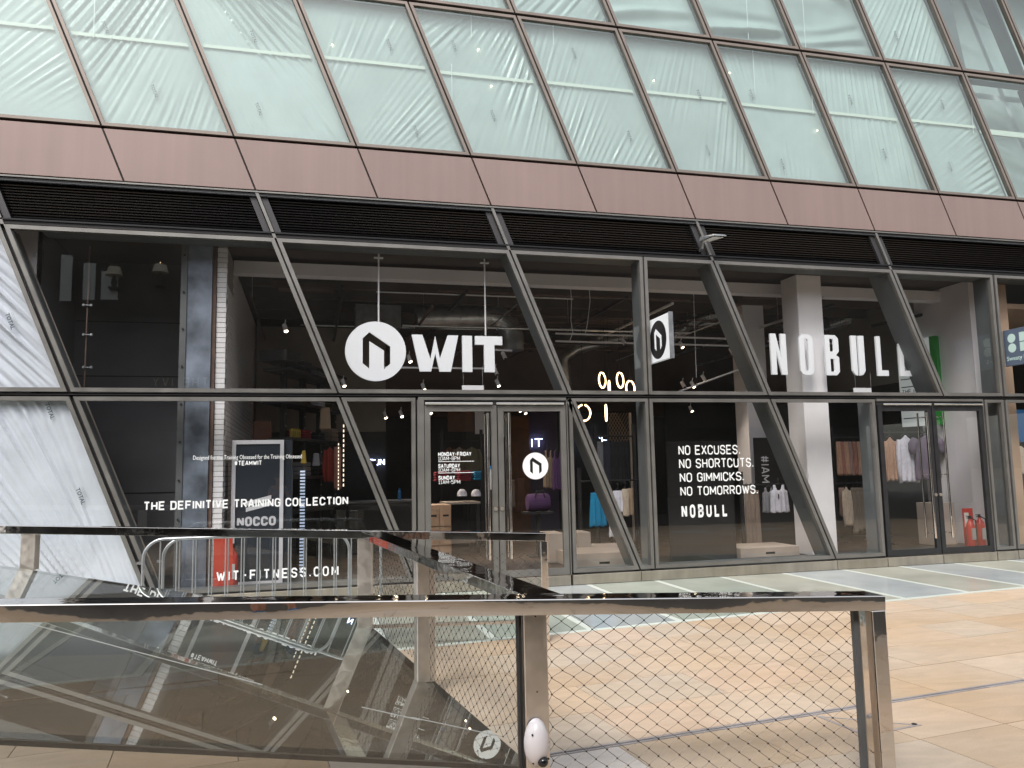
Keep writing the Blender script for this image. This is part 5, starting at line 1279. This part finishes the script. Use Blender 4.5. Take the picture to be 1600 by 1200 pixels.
# right neighbour: projecting sign, poster, figure, lights
xs2 = 8.55; ya2, yb2 = solve_y(1563, xs2), -1.15
za2, zb3 = float(at(1563, 518, xs2, 0)[2]), float(at(1563, 574, xs2, 0)[2])
ns = thing('projecting_sign', 'grey blue projecting sign with mint dots at the right edge', 'sign', (xs2, ya2, zb3))
MB().box(xs2, xs2 + .08, yb2, ya2 - .06, zb3, za2).build('sign_panel', 'brand_blue', ns, bevel=.004)
MB().box(xs2 - .005, xs2 + .085, ya2 - .055, ya2 - .005, zb3, za2).build('sign_edge', 'pale_wood', ns)
for zz in (zb3 + .04, (zb3 + za2) / 2, za2 - .04): MB().box(xs2 + .02, xs2 + .06, ya2, -.02 if ya2 < -.02 else ya2 + .05, zz - .01, zz + .01).build('bracket', 'galvanised', ns)
hgt = za2 - zb3
for r_i in range(2):
    for c_i in range(2):
        zc, yc = za2 - hgt * (.25 + .27 * r_i), ya2 - .06 - hgt * (.26 + .36 * c_i); rd = hgt * .125
        n_ = 28; pts = []
        for i in range(n_):
            t = 2 * math.pi * i / n_; yy_ = -math.cos(t) * rd
            if c_i == 1 and yy_ > 0: yy_ = min(yy_, rd * .85) if abs(math.sin(t)) < .2 else min(rd * .95, yy_ + rd * .0); 
            pts.append((yy_, math.sin(t) * rd))
        if c_i == 1: pts = [(min(a_, rd) if a_ < 0 else rd * .9, b_) for a_, b_ in pts]
        MB().add([(xs2 - .004, yc + a_, zc + b_) for a_, b_ in pts] + [(xs2 - .001, yc + a_, zc + b_) for a_, b_ in pts], [tuple(range(n_)), tuple(range(2 * n_ - 1, n_ - 1, -1))] + [(i, (i + 1) % n_, n_ + (i + 1) % n_, n_ + i) for i in range(n_)]).build('mint_dot', 'mint_dots', ns)
me = blender_text('Sweaty B', hgt * .17, 'mint_dots', 'lettering', bold=.001)
me.transform(Matrix(((0, 0, -1, 0), (-1, 0, 0, 0), (0, 1, 0, 0), (0, 0, 0, 1)))); me.transform(Matrix.Translation((xs2 - .003, ya2 - .10, za2 - hgt * .86))); mesh_obj('lettering', me, ns)
x0, x1, y0, y1, z0, z1 = bxp((1586, 640), (1650, 690), 2.2, .04)
single(MB().box(x0, x1, 2.2, 2.24, z0, z1), 'wall_poster', 'poster_blue', 'bright blue poster in the shop at the right edge', 'poster')
garment(1583, 697, 1610, 740, 1.6, 'cream', 'cream jersey on display at the right edge', 'top', None, 2); garment(1588, 738, 1612, 850, 1.6, 'navy', 'navy leggings on display at the right edge', 'shorts', None, 2)
for i, (px, py) in enumerate(((1549, 600), (1556, 600), (1573, 601), (1579, 601))): 
    p = at(px, py, 3.5); single(MB().lathe([(.01, 0), (.03, .02), (.03, .05), (.01, .07)], tuple(p), 10), 'filament_bulb', 'warm_glow', ['far left warm bulb above the right edge transom', 'second warm bulb above the right edge transom', 'third warm bulb above the right edge transom', 'far right warm bulb above the right edge transom'][i], 'bulb', 'warm bulbs in the neighbour shop')

# ================================================================== CROWD BARRIERS
def barrier(x0, y, label, L=2.5, H=1.03, rot=0.):
    o = thing('crowd_barrier', label, 'barrier', (0, 0, 0), 'crowd barriers by the left window')
    r = .22; pts = [(0, 0, .14)]; pts += [(0, 0, H - r)]
    for i in range(1, 8): a = math.pi - i * math.pi / 14; pts.append((r + r * math.cos(a), 0, H - r + r * math.sin(a)))
    for i in range(0, 8): a = math.pi / 2 - i * math.pi / 14; pts.append((L - r + r * math.cos(a), 0, H - r + r * math.sin(a)))
    pts += [(L, 0, .14)]
    MB().tube(pts, .019, 10).build('hoop', 'galvanised', o, smooth=True)
    MB().tube([(0, 0, .16), (L, 0, .16)], .015, 8).build('bottom_bar', 'galvanised', o, smooth=True)
    n = int(L / .19); 
    for i in range(1, n + 1):
        x = L * i / (n + 1); zt = H - .01 if r < x < L - r else H - r + math.sqrt(max(0, r * r - (r - min(x, L - x)) ** 2)) - .01
        MB().tube([(x, 0, .16), (x, 0, zt)], .008, 6).build('upright_bar', 'galvanised', o)
    for x in (.35, L - .35): MB().box(x - .025, x + .025, -.3, .3, 0, .012).box(x - .02, x + .02, -.012, .012, .012, .15).build('foot', 'galvanised', o)
    for zc in (.35, .75): MB().box(-.07, -.015, -.012, .012, zc, zc + .03).build('hook', 'galvanised', o)
    o.location = (x0, y, 0); o.rotation_euler = (0, 0, rot)
    return o
barrier(float(at(224, 870, -1.55)[0]), -1.55, 'front galvanised crowd barrier before the left window', 2.35)
barrier(float(at(224, 870, -1.55)[0]) + .196, -1.43, 'rear galvanised crowd barrier standing closer to the glass', 2.35 + .2, 1.02, .0)

# ================================================================== BALUSTRADES
def cap(mb, a, b, w=.17, h=.08):
    return mb.beam(a, b, w, h)
A1 = at(0, 820.5, -2.65); B1 = at(852, 832.5, -3.65)
A1, B1 = Vector([float(c) for c in A1]), Vector([float(c) for c in B1])
d1 = (B1 - A1).normalized(); A1x = A1 - d1 * 2.0
def on1(px):      # point of the far rail line at a pixel column
    best = min(range(0, 4001), key=lambda i: abs(proj(A1x.lerp(B1, i / 4000))[0] - px)); return A1x.lerp(B1, best / 4000)
def proj(p):
    q = np.array([p[0], p[1], p[2]]) - CAM; w_ = q @ FW; return 800 + FPX * (q @ EX) / w_, 600 - FPX * (q @ EY) / w_
A3, B3 = Vector([float(c) for c in at(0, 945, -7.45)]), Vector([float(c) for c in at(1383, 931, -7.75)])
d3 = (B3 - A3).normalized(); A3x = A3 - d3 * 1.5
def on3(px):
    best = min(range(0, 4001), key=lambda i: abs(proj(A3x.lerp(B3, i / 4000))[0] - px)); return A3x.lerp(B3, best / 4000)
# skylight plane
QG = (-.2008, .0181, .5375)
def zsky(x, y): return QG[2] + QG[0] * (x + 5) + QG[1] * (y + 4)
def on_sky(px, py):
    n = np.array([-QG[0], -QG[1], 1.]); p0 = np.array([-5, -4, QG[2]]); d = FW * FPX + EX * (px - 800) - EY * (py - 600); return CAM + d * (((p0 - CAM) @ n) / (d @ n))

def knot_net(p_of, U, H, name, parent, cw=.115, chh=.083, r=.0014):
    """wire net; p_of(u, h) gives the point at distance u along and height h; zigzag wires clamped at knots"""
    mb = MB(); kn = MB(); nw = int(U / (cw / 2)); nr = int(H / (chh / 2)); rg = random.Random(int(U * 100))
    jit = {}
    def node(i, j):
        if (i, j) not in jit: jit[(i, j)] = (rg.uniform(-.004, .004), rg.uniform(-.004, .004))
        return jit[(i, j)]
    for i in range(nw + 1):
        pts = []
        for j in range(nr + 1):
            right = (i + j) % 2 == 0
            c = i + (.5 if right else -.5); g = node(i if right else i - 1, j)
            u = min(max(c * cw / 2, 0), U) + g[0]; h = j * chh / 2 + g[1]
            u = min(max(u, 0), U)
            pts.append((u, h))
            if right and i < nw and 0 < u < U: q = p_of(u, h); kn.box(q[0] - .004, q[0] + .004, q[1] - .004, q[1] + .004, q[2] - .003, q[2] + .003)
        P = []
        for j in range(len(pts) - 1):
            (u0, h0), (u1, h1) = pts[j], pts[j + 1]
            for t in (0, .12, .35, .65, .88):
                s_ = t * t * (3 - 2 * t) * .45 + t * .55; P.append(p_of(u0 + (u1 - u0) * s_, h0 + (h1 - h0) * t))
        P.append(p_of(*pts[-1])); mb.tube(P, r, 4, cap=False)
    mb.build(name, 'wire_dark', parent); kn.build('wire_clamps', 'gasket', parent, kind='stuff')

def bal(label, group='polished steel balustrades'): 
    return label
# far balustrade
b1 = thing('steel_balustrade', 'far polished steel balustrade in front of the shop, ending left of the doors', 'balustrade', (B1.x, B1.y, 0))
UPZ = Vector((0, 0, 1))
cm = MB(); cap(cm, A1x - UPZ * .04, B1 - UPZ * .04, .13, .08); cm.build('handrail', 'polished_steel', b1, bevel=.003)
def post(p_top, zfoot, w, dep, parent, m='brushed_steel', name='post', dirv=(1, 0, 0)):
    d = Vector(dirv).normalized(); s_ = Vector((-d.y, d.x, 0)); q = [p_top + d * (-w / 2) + s_ * (-dep / 2), p_top + d * (w / 2) + s_ * (-dep / 2), p_top + d * (w / 2) + s_ * (dep / 2), p_top + d * (-w / 2) + s_ * (dep / 2)]
    return MB().hexa([(c.x, c.y, zfoot) for c in q], [(c.x, c.y, p_top.z - .081) for c in q]).build(name, m, parent, bevel=.004)
d1h = Vector((d1.x, d1.y, 0)).normalized()
pe = on1(849); post(pe, 0, .07, .10, b1, 'polished_steel', dirv=d1h)
p0 = on1(49); post(p0, zsky(p0.x, p0.y) - .02, .14, .10, b1, dirv=d1h)
p1t = on1(571); post(p1t, zsky(p1t.x, p1t.y) - .02, .15, .10, b1, dirv=d1h)
U = (pe - p1t).length - .04
knot_net(lambda u, h: tuple(p1t + d1h * u + Vector((0, 0, -(p1t.z - .09) + .22 + h))), U, .62, 'wire_net', b1)
MB().beam(tuple(p1t + Vector((0, 0, .20 - p1t.z))), tuple(pe + Vector((0, 0, .20 - pe.z))), .05, .03).build('bottom_rail', 'brushed_steel', b1)
# side balustrade
p3t = on3(838)
b2 = thing('steel_balustrade', 'side polished steel balustrade running towards the shop, filled with wire net', 'balustrade', (p1t.x, p1t.y, 0))
a2 = Vector((p1t.x + .05, p1t.y - .02, p1t.z - .006)); c2 = Vector((p3t.x + .09, p3t.y + .10, p3t.z - .004))
MB().beam(a2 - UPZ * .035, c2 - UPZ * .035, .20, .07).build('handrail', 'polished_steel', b2, bevel=.003)
t2 = min(range(1001), key=lambda i: abs(proj(a2.lerp(c2, i / 1000) - Vector((.05, 0, 0)))[0] - 653)) / 1000
p2t = a2.lerp(c2, t2); d2 = (c2 - a2).normalized(); d2h = Vector((d2.x, d2.y, 0)).normalized()
post(p2t, zsky(p2t.x, p2t.y) + .0, .10, .15, b2, dirv=d2h)
for (q0, q1) in ((a2, p2t), (p2t, c2)):
    L_ = (q1 - q0).length - .12
    knot_net(lambda u, h: tuple(q0 + d2h * (u + .06) + Vector((.02, 0, -q0.z + max(.14, zsky(q0.x, q0.y) - .0) + h))), L_, .88 if q0 is p2t else .80, 'wire_net', b2, r=.0015)
# front balustrade
b3 = thing('steel_balustrade', 'front polished steel balustrade with wire net at right and glass at left', 'balustrade', (B3.x, B3.y, 0))
CW = .19
back = Vector((-d3.y, d3.x, 0)).normalized()
A3c, B3c = A3x + back * CW / 2, B3 + back * CW / 2
mb = MB(); 
# rail shell: slightly uneven front face gives the wavy reflections of folded sheet
n = 120; rg = random.Random(4); ph = [rg.uniform(0, 6.28) for _ in range(5)]
Ltot = (B3 - A3x).length
def wav(s_): return .0030 * math.sin(s_ * 2.9 + ph[0]) + .0018 * math.sin(s_ * 6.1 + ph[1]) + .0006 * math.sin(s_ * 11 + ph[2])
vs = []
for i in range(n + 1):
    s_ = Ltot * i / n; c = A3x + d3 * s_; w1, w2 = wav(s_), -wav(s_ * 1.07 + .5)
    f0 = c - back * (w1 * .3); 
    A_ = 1 + .55 * math.sin(s_ * 1.9 + ph[3]) ; B_ = wav(s_ + .9)
    pr_ = [(.005, 0.), (.026, .0007 * A_ + .17 * B_), (.046, .0022 * A_ + .36 * B_), (.066, .0043 * A_ + .48 * B_), (.082, .0063 * A_ + .55 * B_)]
    for q in [c + back * .006, c + back * .003 - UPZ * .0015] + [c + back * o_ - UPZ * h_ for h_, o_ in pr_] + [c + back * CW - UPZ * .084, c + back * CW]: vs.append(tuple(q))
m6 = 9; fs = []
for i in range(n):
    for k in range(m6): a = i * m6 + k; b = i * m6 + (k + 1) % m6; fs.append((a, b, b + m6, a + m6))
fs += [tuple(range(8, -1, -1)), tuple(n * m6 + k for k in range(m6))]
mb.add(vs, fs); hr = mb.build('handrail', 'polished_steel', b3, smooth=True, angle=22)
d3h = Vector((d3.x, d3.y, 0)).normalized()
# mid post
pm = p3t + back * CW * .45
post(pm, 0, .125, .09, b3, dirv=d3h)
ql = pm - d3h * .078 - back * .02
MB().hexa([(ql.x - .006, ql.y, 0), (ql.x + .008, ql.y, 0), (ql.x + .008, ql.y + .07, 0), (ql.x - .006, ql.y + .07, 0)], [(ql.x - .006, ql.y, pm.z - .083), (ql.x + .008, ql.y, pm.z - .083), (ql.x + .008, ql.y + .07, pm.z - .083), (ql.x - .006, ql.y + .07, pm.z - .083)]).build('rubber_gasket', 'gasket', b3)
for py in (963, 1081):
    c = pm - back * .0465; zz = float(at(836, py, c.y)[2]); MB().lathe([(.013, -.003), (.013, 0), (.012, 0)], (c.x, c.y, zz), 14, 'y').build('screw', 'brushed_steel', b3); MB().lathe([(.0045, -.0042), (.0045, -.0035)], (c.x, c.y, zz), 8, 'y').build('screw_socket', 'gasket', b3)
# right end post: bright outer upright, dark inner bar
pr = B3 - d3h * .045 + back * CW / 2; post(Vector((pr.x, pr.y, B3.z)), 0, .085, CW, b3, 'polished_steel', 'end_post', dirv=d3h)
pi = B3 - d3h * .125 + back * CW * .5; post(Vector((pi.x, pi.y, B3.z)), 0, .012, .05, b3, 'brushed_steel', 'net_bar', dirv=d3h)
MB().hexa(*[[(pi.x + dx * d3h.x + dy * back.x - .02 * d3h.x, pi.y + dx * d3h.y + dy * back.y, z) for dx, dy in ((-.02, -.03), (.012, -.03), (.012, .0), (-.02, .0))] for z in (0, B3.z - .085)]).build('end_channel', 'fin_inner', b3)
U3 = (Vector((pi.x, pi.y, 0)) - Vector((pm.x, pm.y, 0))).length - .09
s0 = pm + d3h * .065
knot_net(lambda u, h: (s0.x + d3h.x * u, s0.y + d3h.y * u, s0.z - .09 - (B3.z - s0.z) * -u / U3 * 1.0 - (h)), U3, s0.z - .12, 'wire_net', b3)
# glass infill left of the mid post
g0 = A3x + back * CW * .5; g1 = ql + back * .03
mb = MB(); mb.add([(g0.x, g0.y, .02), (g1.x, g1.y, .02), (g1.x, g1.y, pm.z - .083), (g0.x, g0.y, A3x.z - .083)], [(0, 1, 2, 3)]); mb.build('glass_infill', 'rail_glass', b3)
# wall sensor dome on the post
p = at(842, 1166, pm.y - .10); c = Vector([float(q) for q in p])
sd_ = thing('sensor_dome', 'white oval sensor housing with dark lens screwed to the front post', 'sensor', (c.x, c.y, c.z - .13))
mb = MB(); prof = []
for i in range(13): t = i / 12 * math.pi / 2; prof.append((math.cos(t), math.sin(t)))
bs = len(mb.v)
for rr_, hh in prof:
    for k in range(28):
        t = 2 * math.pi * k / 28; sx_, sz_ = .066, .125 if math.sin(t) > 0 else .115
        mb.v.append((c.x + rr_ * math.cos(t) * sx_, c.y + .05 - hh * .075, c.z + rr_ * math.sin(t) * sz_))
for i in range(12):
    for k in range(28): mb.f.append((i * 28 + k, i * 28 + (k + 1) % 28, (i + 1) * 28 + (k + 1) % 28, (i + 1) * 28 + k))
mb.f.append(tuple(range(27, -1, -1)))
mb.build('housing', 'dome_white', sd_, smooth=True)
MB().lathe([(.001, -.03), (.018, -.022), (.026, -.008), (.028, .01)], (c.x + .018, c.y - .008, c.z - .075), 18, 'y').build('lens', 'dome_lens', sd_, smooth=True)
for dx, dz in ((-.035, .06), (-.028, -.085), (.052, -.07)): MB().lathe([(.005, -.004), (.005, .004)], (c.x + dx, c.y - .008 + (.02 if abs(dx) > .05 or abs(dz) > .08 else 0), c.z + dz), 8, 'y').build('screw', 'gasket', sd_)
MB().lathe([(.001, -.02), (.016, -.014), (.02, 0), (.02, .02)], (c.x - .0, c.y + .015, c.z - .13), 14, 'z').build('small_bulb', 'rail_glass', sd_, smooth=True)

# ================================================================== SKYLIGHT
N0, N1 = on_sky(0, 1153), on_sky(830, 1196); F0, F1 = on_sky(0, 883), on_sky(566, 966)
N0 = N0 + (N0 - N1) / np.linalg.norm(N0 - N1) * 1.2; F0 = F0 + (F0 - F1) / np.linalg.norm(F0 - F1) * .8
for q in (N0, N1, F0, F1): q[2] = zsky(q[0], q[1])
skl = thing('sloping_skylight', 'sloping glass skylight rising to the left inside the balustrades', 'skylight', (float(N1[0]), float(N1[1]), 0))
C4 = [Vector([float(c) for c in q]) for q in (N0, N1, F1, F0)]
nn = (C4[1] - C4[0]).cross(C4[2] - C4[0]).normalized()
MB().add([tuple(q) for q in C4], [(0, 1, 2, 3)]).build('glass_sheet', 'canopy_glass', skl)
cen = sum(C4, Vector()) / 4
def strip(a, b, w, m, nm, lift=.004, th=.012):
    # flat strip along edge ab, inside the sheet
    d = (b - a).normalized(); s_ = nn.cross(d); s_ = s_ if s_.dot(cen - a) > 0 else -s_
    q = [a, b, b + s_ * w, a + s_ * w]
    MB().hexa([tuple(p - nn * (th + lift)) for p in q], [tuple(p - nn * lift) for p in q]).build(nm, m, skl)
strip(C4[0], C4[1], .10, 'bronze_frame', 'edge_profile'); strip(C4[1] + (C4[2] - C4[1]).normalized() * .11, C4[2], .07, 'bronze_frame', 'edge_profile'); strip(C4[2] + (C4[3] - C4[2]).normalized() * .08, C4[3], .06, 'bronze_frame', 'edge_profile')
# black gasket lip below the near edge
dN = (C4[1] - C4[0]).normalized(); MB().beam(tuple(C4[0] - UPZ * .02), tuple(C4[1] - UPZ * .02), .012, .022).build('edge_gasket', 'gasket', skl)
# thin joint lines
for a_, b_ in (((40, 973), (410, 1070)), ((565, 1105), (655, 1125)), ((643, 1121), (790, 1152))):
    pa, pb = on_sky(*a_), on_sky(*b_); pa, pb = Vector([float(c) for c in pa]), Vector([float(c) for c in pb]); MB().beam(tuple(pa + nn * .001 * (1 if nn.z > 0 else -1)), tuple(pb + nn * .001 * (1 if nn.z > 0 else -1)), .006, .003).build('glass_joint', 'vinyl_faint', skl)
p, q = at(-200, 1118, 0, 2), at(470, 1048, 0, 2)
bs_ = MB().beam((p[0], p[1], .001), (q[0], q[1], .001), .035, .006).build('brass_floor_strip', 'brass_strip'); bs_['kind'] = 'structure'

# ================================================================== OPPOSITE SIDE OF THE PASSAGE (seen in the reflections)
op = thing('opposite_building', 'dark stone building across the passage with an overhanging upper floor', 'building', (0, -15.5, 0))
YO = -15.5
ZS = 4.05
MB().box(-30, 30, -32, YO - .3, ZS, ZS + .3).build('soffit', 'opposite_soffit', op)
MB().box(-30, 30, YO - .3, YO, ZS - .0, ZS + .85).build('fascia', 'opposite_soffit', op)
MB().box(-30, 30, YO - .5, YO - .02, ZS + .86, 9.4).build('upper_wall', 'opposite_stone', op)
MB().box(-30, 30, YO - .6, YO + .08, 9.42, 9.6).build('cornice', 'opposite_stone', op)
MB().box(-30, 30, -31, -30.8, 0, 9.4).build('rear_wall', 'opposite_glass', op)
MB().box(-30, 30, -31, YO - .52, 9.4, 9.55).build('roof', 'opposite_stone', op)
for x in (-28, -21, -14, 1.5, 8.5, 15.5, 22.5): MB().box(x, x + .7, YO - 1.2, YO - .5, 0, ZS - .002).build('column', 'opposite_stone', op)
def refl(px, py, y):
    p = at(px, py, 0.); d = p - CAM; d = d * np.array([1, -1, 1]); return p + d * ((y - 0) / d[1])
for (a, b, c_, d_) in ((95, 397, 110, 470), (130, 410, 147, 468), (158, 423, 183, 468)):
    p, q = refl(a, b, YO), refl(c_, d_, YO); f = MB().box(min(p[0], q[0]), max(p[0], q[0]), YO - .015, YO - .005, q[2], p[2]).build('window', 'sky_white_pane', op)
p, q = refl(325, 590, YO), refl(238, 604, YO)
mb = MB(); xl, xr = max(p[0], q[0]), min(p[0], q[0])
# seen in the glass the word is mirrored, so it reads correctly from the shop side (facing +y)
letters(mb, 'THE IVY', 0, float(q[2]), float(xl - xr), float(p[2] - q[2]), .8, 2.6, y=YO + .02, depth=.01, place=lambda u, v_: (float(xl) - u, v_))
sg_ = mb.build('wall_lettering', 'sign_gold', op, label='gold letters THE IVY on the fascia')
for (px, py, l, lit) in ((178, 424, 'left', 0), (250, 420, 'right', 1)):
    p = refl(px, py, YO + .25); o = thing('wall_lamp', '%s table style lamp with a tapered shade on the building opposite' % l, 'lamp', (p[0], p[1], p[2] - .5))
    MB().lathe([(.26, -.12), (.17, .16)], tuple(p), 20).build('lamp_shade', 'lamp_shade', o, smooth=True); MB().lathe([(.06, -.5), (.10, -.35), (.05, -.18), (.03, -.12)], tuple(p), 12).build('lamp_base', 'black_paint', o, smooth=True)
    MB().box(p[0] - .15, p[0] + .15, YO, YO + .4, p[2] - .56, p[2] - .505).build('bracket_shelf', 'opposite_stone', o)
    if lit: MB().lathe([(.02, .17), (.04, .2), (.02, .23)], tuple(p), 10).build('bulb', 'warm_glow', o)

# ================================================================== PERSON standing beside the camera (mirrored in the rail and glass)
def person(x, y, face):
    o = thing('person', 'person in a grey T-shirt, navy shorts and blue trainers standing beside the viewpoint', 'person', (x, y, 0))
    V = {'pel': (0, 0, .95), 'wst': (0, 0, 1.10), 'chs': (0, .0, 1.33), 'nck': (0, 0, 1.50), 'hd0': (0, .01, 1.58), 'hd1': (0, .015, 1.68), 'hd2': (0, .01, 1.76)}
    Rr = {'pel': .15, 'wst': .135, 'chs': .155, 'nck': .06, 'hd0': .07, 'hd1': .092, 'hd2': .07}
    E = [('pel', 'wst'), ('wst', 'chs'), ('chs', 'nck'), ('nck', 'hd0'), ('hd0', 'hd1'), ('hd1', 'hd2')]
    for s_, n_ in ((-1, 'l'), (1, 'r')):
        st = .09 * (1 if s_ > 0 else -1)
        V.update({'hip' + n_: (s_ * .10, 0, .90), 'kne' + n_: (s_ * .13, .03 + st * .3, .50), 'cal' + n_: (s_ * .14, -.01 + st * .5, .34), 'ank' + n_: (s_ * .15, -.01 + st, .09), 'toe' + n_: (s_ * .17, .15 + st, .045),
                  'sho' + n_: (s_ * .19, 0, 1.42), 'elb' + n_: (s_ * .26, .04, 1.14), 'wri' + n_: (s_ * .20, .27, 1.22), 'pal' + n_: (s_ * .17, .35, 1.26)})
        Rr.update({'hip' + n_: .10, 'kne' + n_: .062, 'cal' + n_: .064, 'ank' + n_: .042, 'toe' + n_: .035, 'sho' + n_: .065, 'elb' + n_: .045, 'wri' + n_: .03, 'pal' + n_: .035})
        E += [('pel', 'hip' + n_), ('hip' + n_, 'kne' + n_), ('kne' + n_, 'cal' + n_), ('cal' + n_, 'ank' + n_), ('ank' + n_, 'toe' + n_), ('chs', 'sho' + n_), ('sho' + n_, 'elb' + n_), ('elb' + n_, 'wri' + n_), ('wri' + n_, 'pal' + n_)]
    for s_, n_ in ((-1, 'l'), (1, 'r')):
        for fi, (dx, dl) in enumerate(((-.028, .055), (-.010, .065), (.009, .062), (.026, .048))):
            b = V['pal' + n_]; V['f%d%s' % (fi, n_)] = (b[0] + dx, b[1] + .05, b[2] + .01); V['g%d%s' % (fi, n_)] = (b[0] + dx, b[1] + .05 + dl * .5, b[2] - dl * .5)
            Rr['f%d%s' % (fi, n_)] = .010; Rr['g%d%s' % (fi, n_)] = .008; E += [('pal' + n_, 'f%d%s' % (fi, n_)), ('f%d%s' % (fi, n_), 'g%d%s' % (fi, n_))]
        V['th' + n_] = (V['pal' + n_][0] - s_ * .05, V['pal' + n_][1] + .03, V['pal' + n_][2] + .03); Rr['th' + n_] = .010; E += [('pal' + n_, 'th' + n_)]
    ks = list(V); idx = {k: i for i, k in enumerate(ks)}
    def skin(name, keys, edges, scale, m, sub=2, only=None):
        ks = keys; idx = {k: i for i, k in enumerate(ks)}
        me = bpy.data.meshes.new(name); me.from_pydata([V[k] for k in ks], [(idx[a], idx[b]) for a, b in edges if a in idx and b in idx], [])
        ob = bpy.data.objects.new(name, me); COL.objects.link(ob); md = ob.modifiers.new('skin', 'SKIN'); md.use_smooth_shade = True; md.branch_smoothing = .6
        for i, k in enumerate(ks):
            r_ = Rr[k] * scale.get(k, scale.get('*', 1)); me.skin_vertices[0].data[i].radius = (r_, r_ * (.72 if k in ('chs', 'wst', 'pel') else 1)); me.skin_vertices[0].data[i].use_root = (i == 0)
        ob.modifiers.new('sub', 'SUBSURF').levels = sub; ob.modifiers['sub'].render_levels = sub
        dg = bpy.context.evaluated_depsgraph_get(); m2 = bpy.data.meshes.new_from_object(ob.evaluated_get(dg)); bpy.data.objects.remove(ob)
        m2.materials.clear(); m2.materials.append(MT[m]); m2.shade_smooth(); ob = bpy.data.objects.new(name, m2); COL.objects.link(ob); ob.parent = o; return ob
    skin('body', ks, E, {'*': 1}, 'skin')
    V['thil'] = (-.125, .02, .62); V['thir'] = (.125, .04, .62); Rr['thil'] = Rr['thir'] = .09
    skin('shorts', ['pel', 'wst', 'hipl', 'hipr', 'thil', 'thir'], [('pel', 'wst'), ('pel', 'hipl'), ('pel', 'hipr'), ('hipl', 'thil'), ('hipr', 'thir')], {'*': 1.14}, 'shorts_navy')
    V['slvl'] = (-.235, .02, 1.24); V['slvr'] = (.235, .02, 1.24); Rr['slvl'] = Rr['slvr'] = .062
    skin('t_shirt', ['chs', 'pel', 'wst', 'sho' + 'l', 'shor', 'slvl', 'slvr'], [('chs', 'wst'), ('wst', 'pel'), ('chs', 'shol'), ('chs', 'shor'), ('shol', 'slvl'), ('shor', 'slvr')], {'*': 1.12, 'pel': 1.18}, 'tee_grey')
    for n_ in 'lr':
        a, t_ = V['ank' + n_], V['toe' + n_]; mb = MB()
        mb.tube([(a[0], a[1] - .07, .045), (a[0], a[1], .055), (t_[0] * .6 + a[0] * .4, t_[1] - .04, .05), (t_[0], t_[1] + .05, .035)], [.045, .055, .052, .03], 14)
        s = mb.build('trainer', 'shoe_blue', None, smooth=True); s.parent = o
        mb = MB(); mb.box(a[0] - .05, a[0] + .05, a[1] - .11, t_[1] + .08, 0, .02); s2 = mb.build('sole', 'vinyl_white', None, bevel=.008); s2.parent = s
    hd = V['hd1']; mb = MB(); mb.lathe([(.085, .0), (.102, .04), (.10, .08), (.07, .12), (.02, .14)], (hd[0], hd[1] - .015, hd[2] - .02), 18); h = mb.build('hair', 'hair_brown', None, smooth=True); h.parent = o
    nb_ = MB().tube([(0, hd[1] + .08, hd[2] + .01), (0, hd[1] + .115, hd[2] - .025)], [.008, .014], 8); nb_.tube([(-.025, hd[1] + .083, hd[2] - .06), (.025, hd[1] + .083, hd[2] - .06)], .006, 6)
    for s_ in (-1, 1): nb_.lathe([(.004, -.03), (.014, -.02), (.014, .02), (.004, .03)], (s_ * .094, hd[1], hd[2] - .01), 8)
    f = nb_.build('face', 'skin', None, smooth=True); f.parent = o
    ey = MB(); [ey.lathe([(.001, -.012), (.009, -.008), (.011, 0)], (s_ * .034, hd[1] + .088, hd[2] + .015), 10, 'y') for s_ in (-1, 1)]; e_ = ey.build('eyes', 'board_black', None); e_.parent = o
    o.rotation_euler = (0, 0, face)
person(-4.75, -11.55, -.25)
print('objects', len(bpy.data.objects), 'tris', sum(len(m.polygons) for m in bpy.data.meshes))
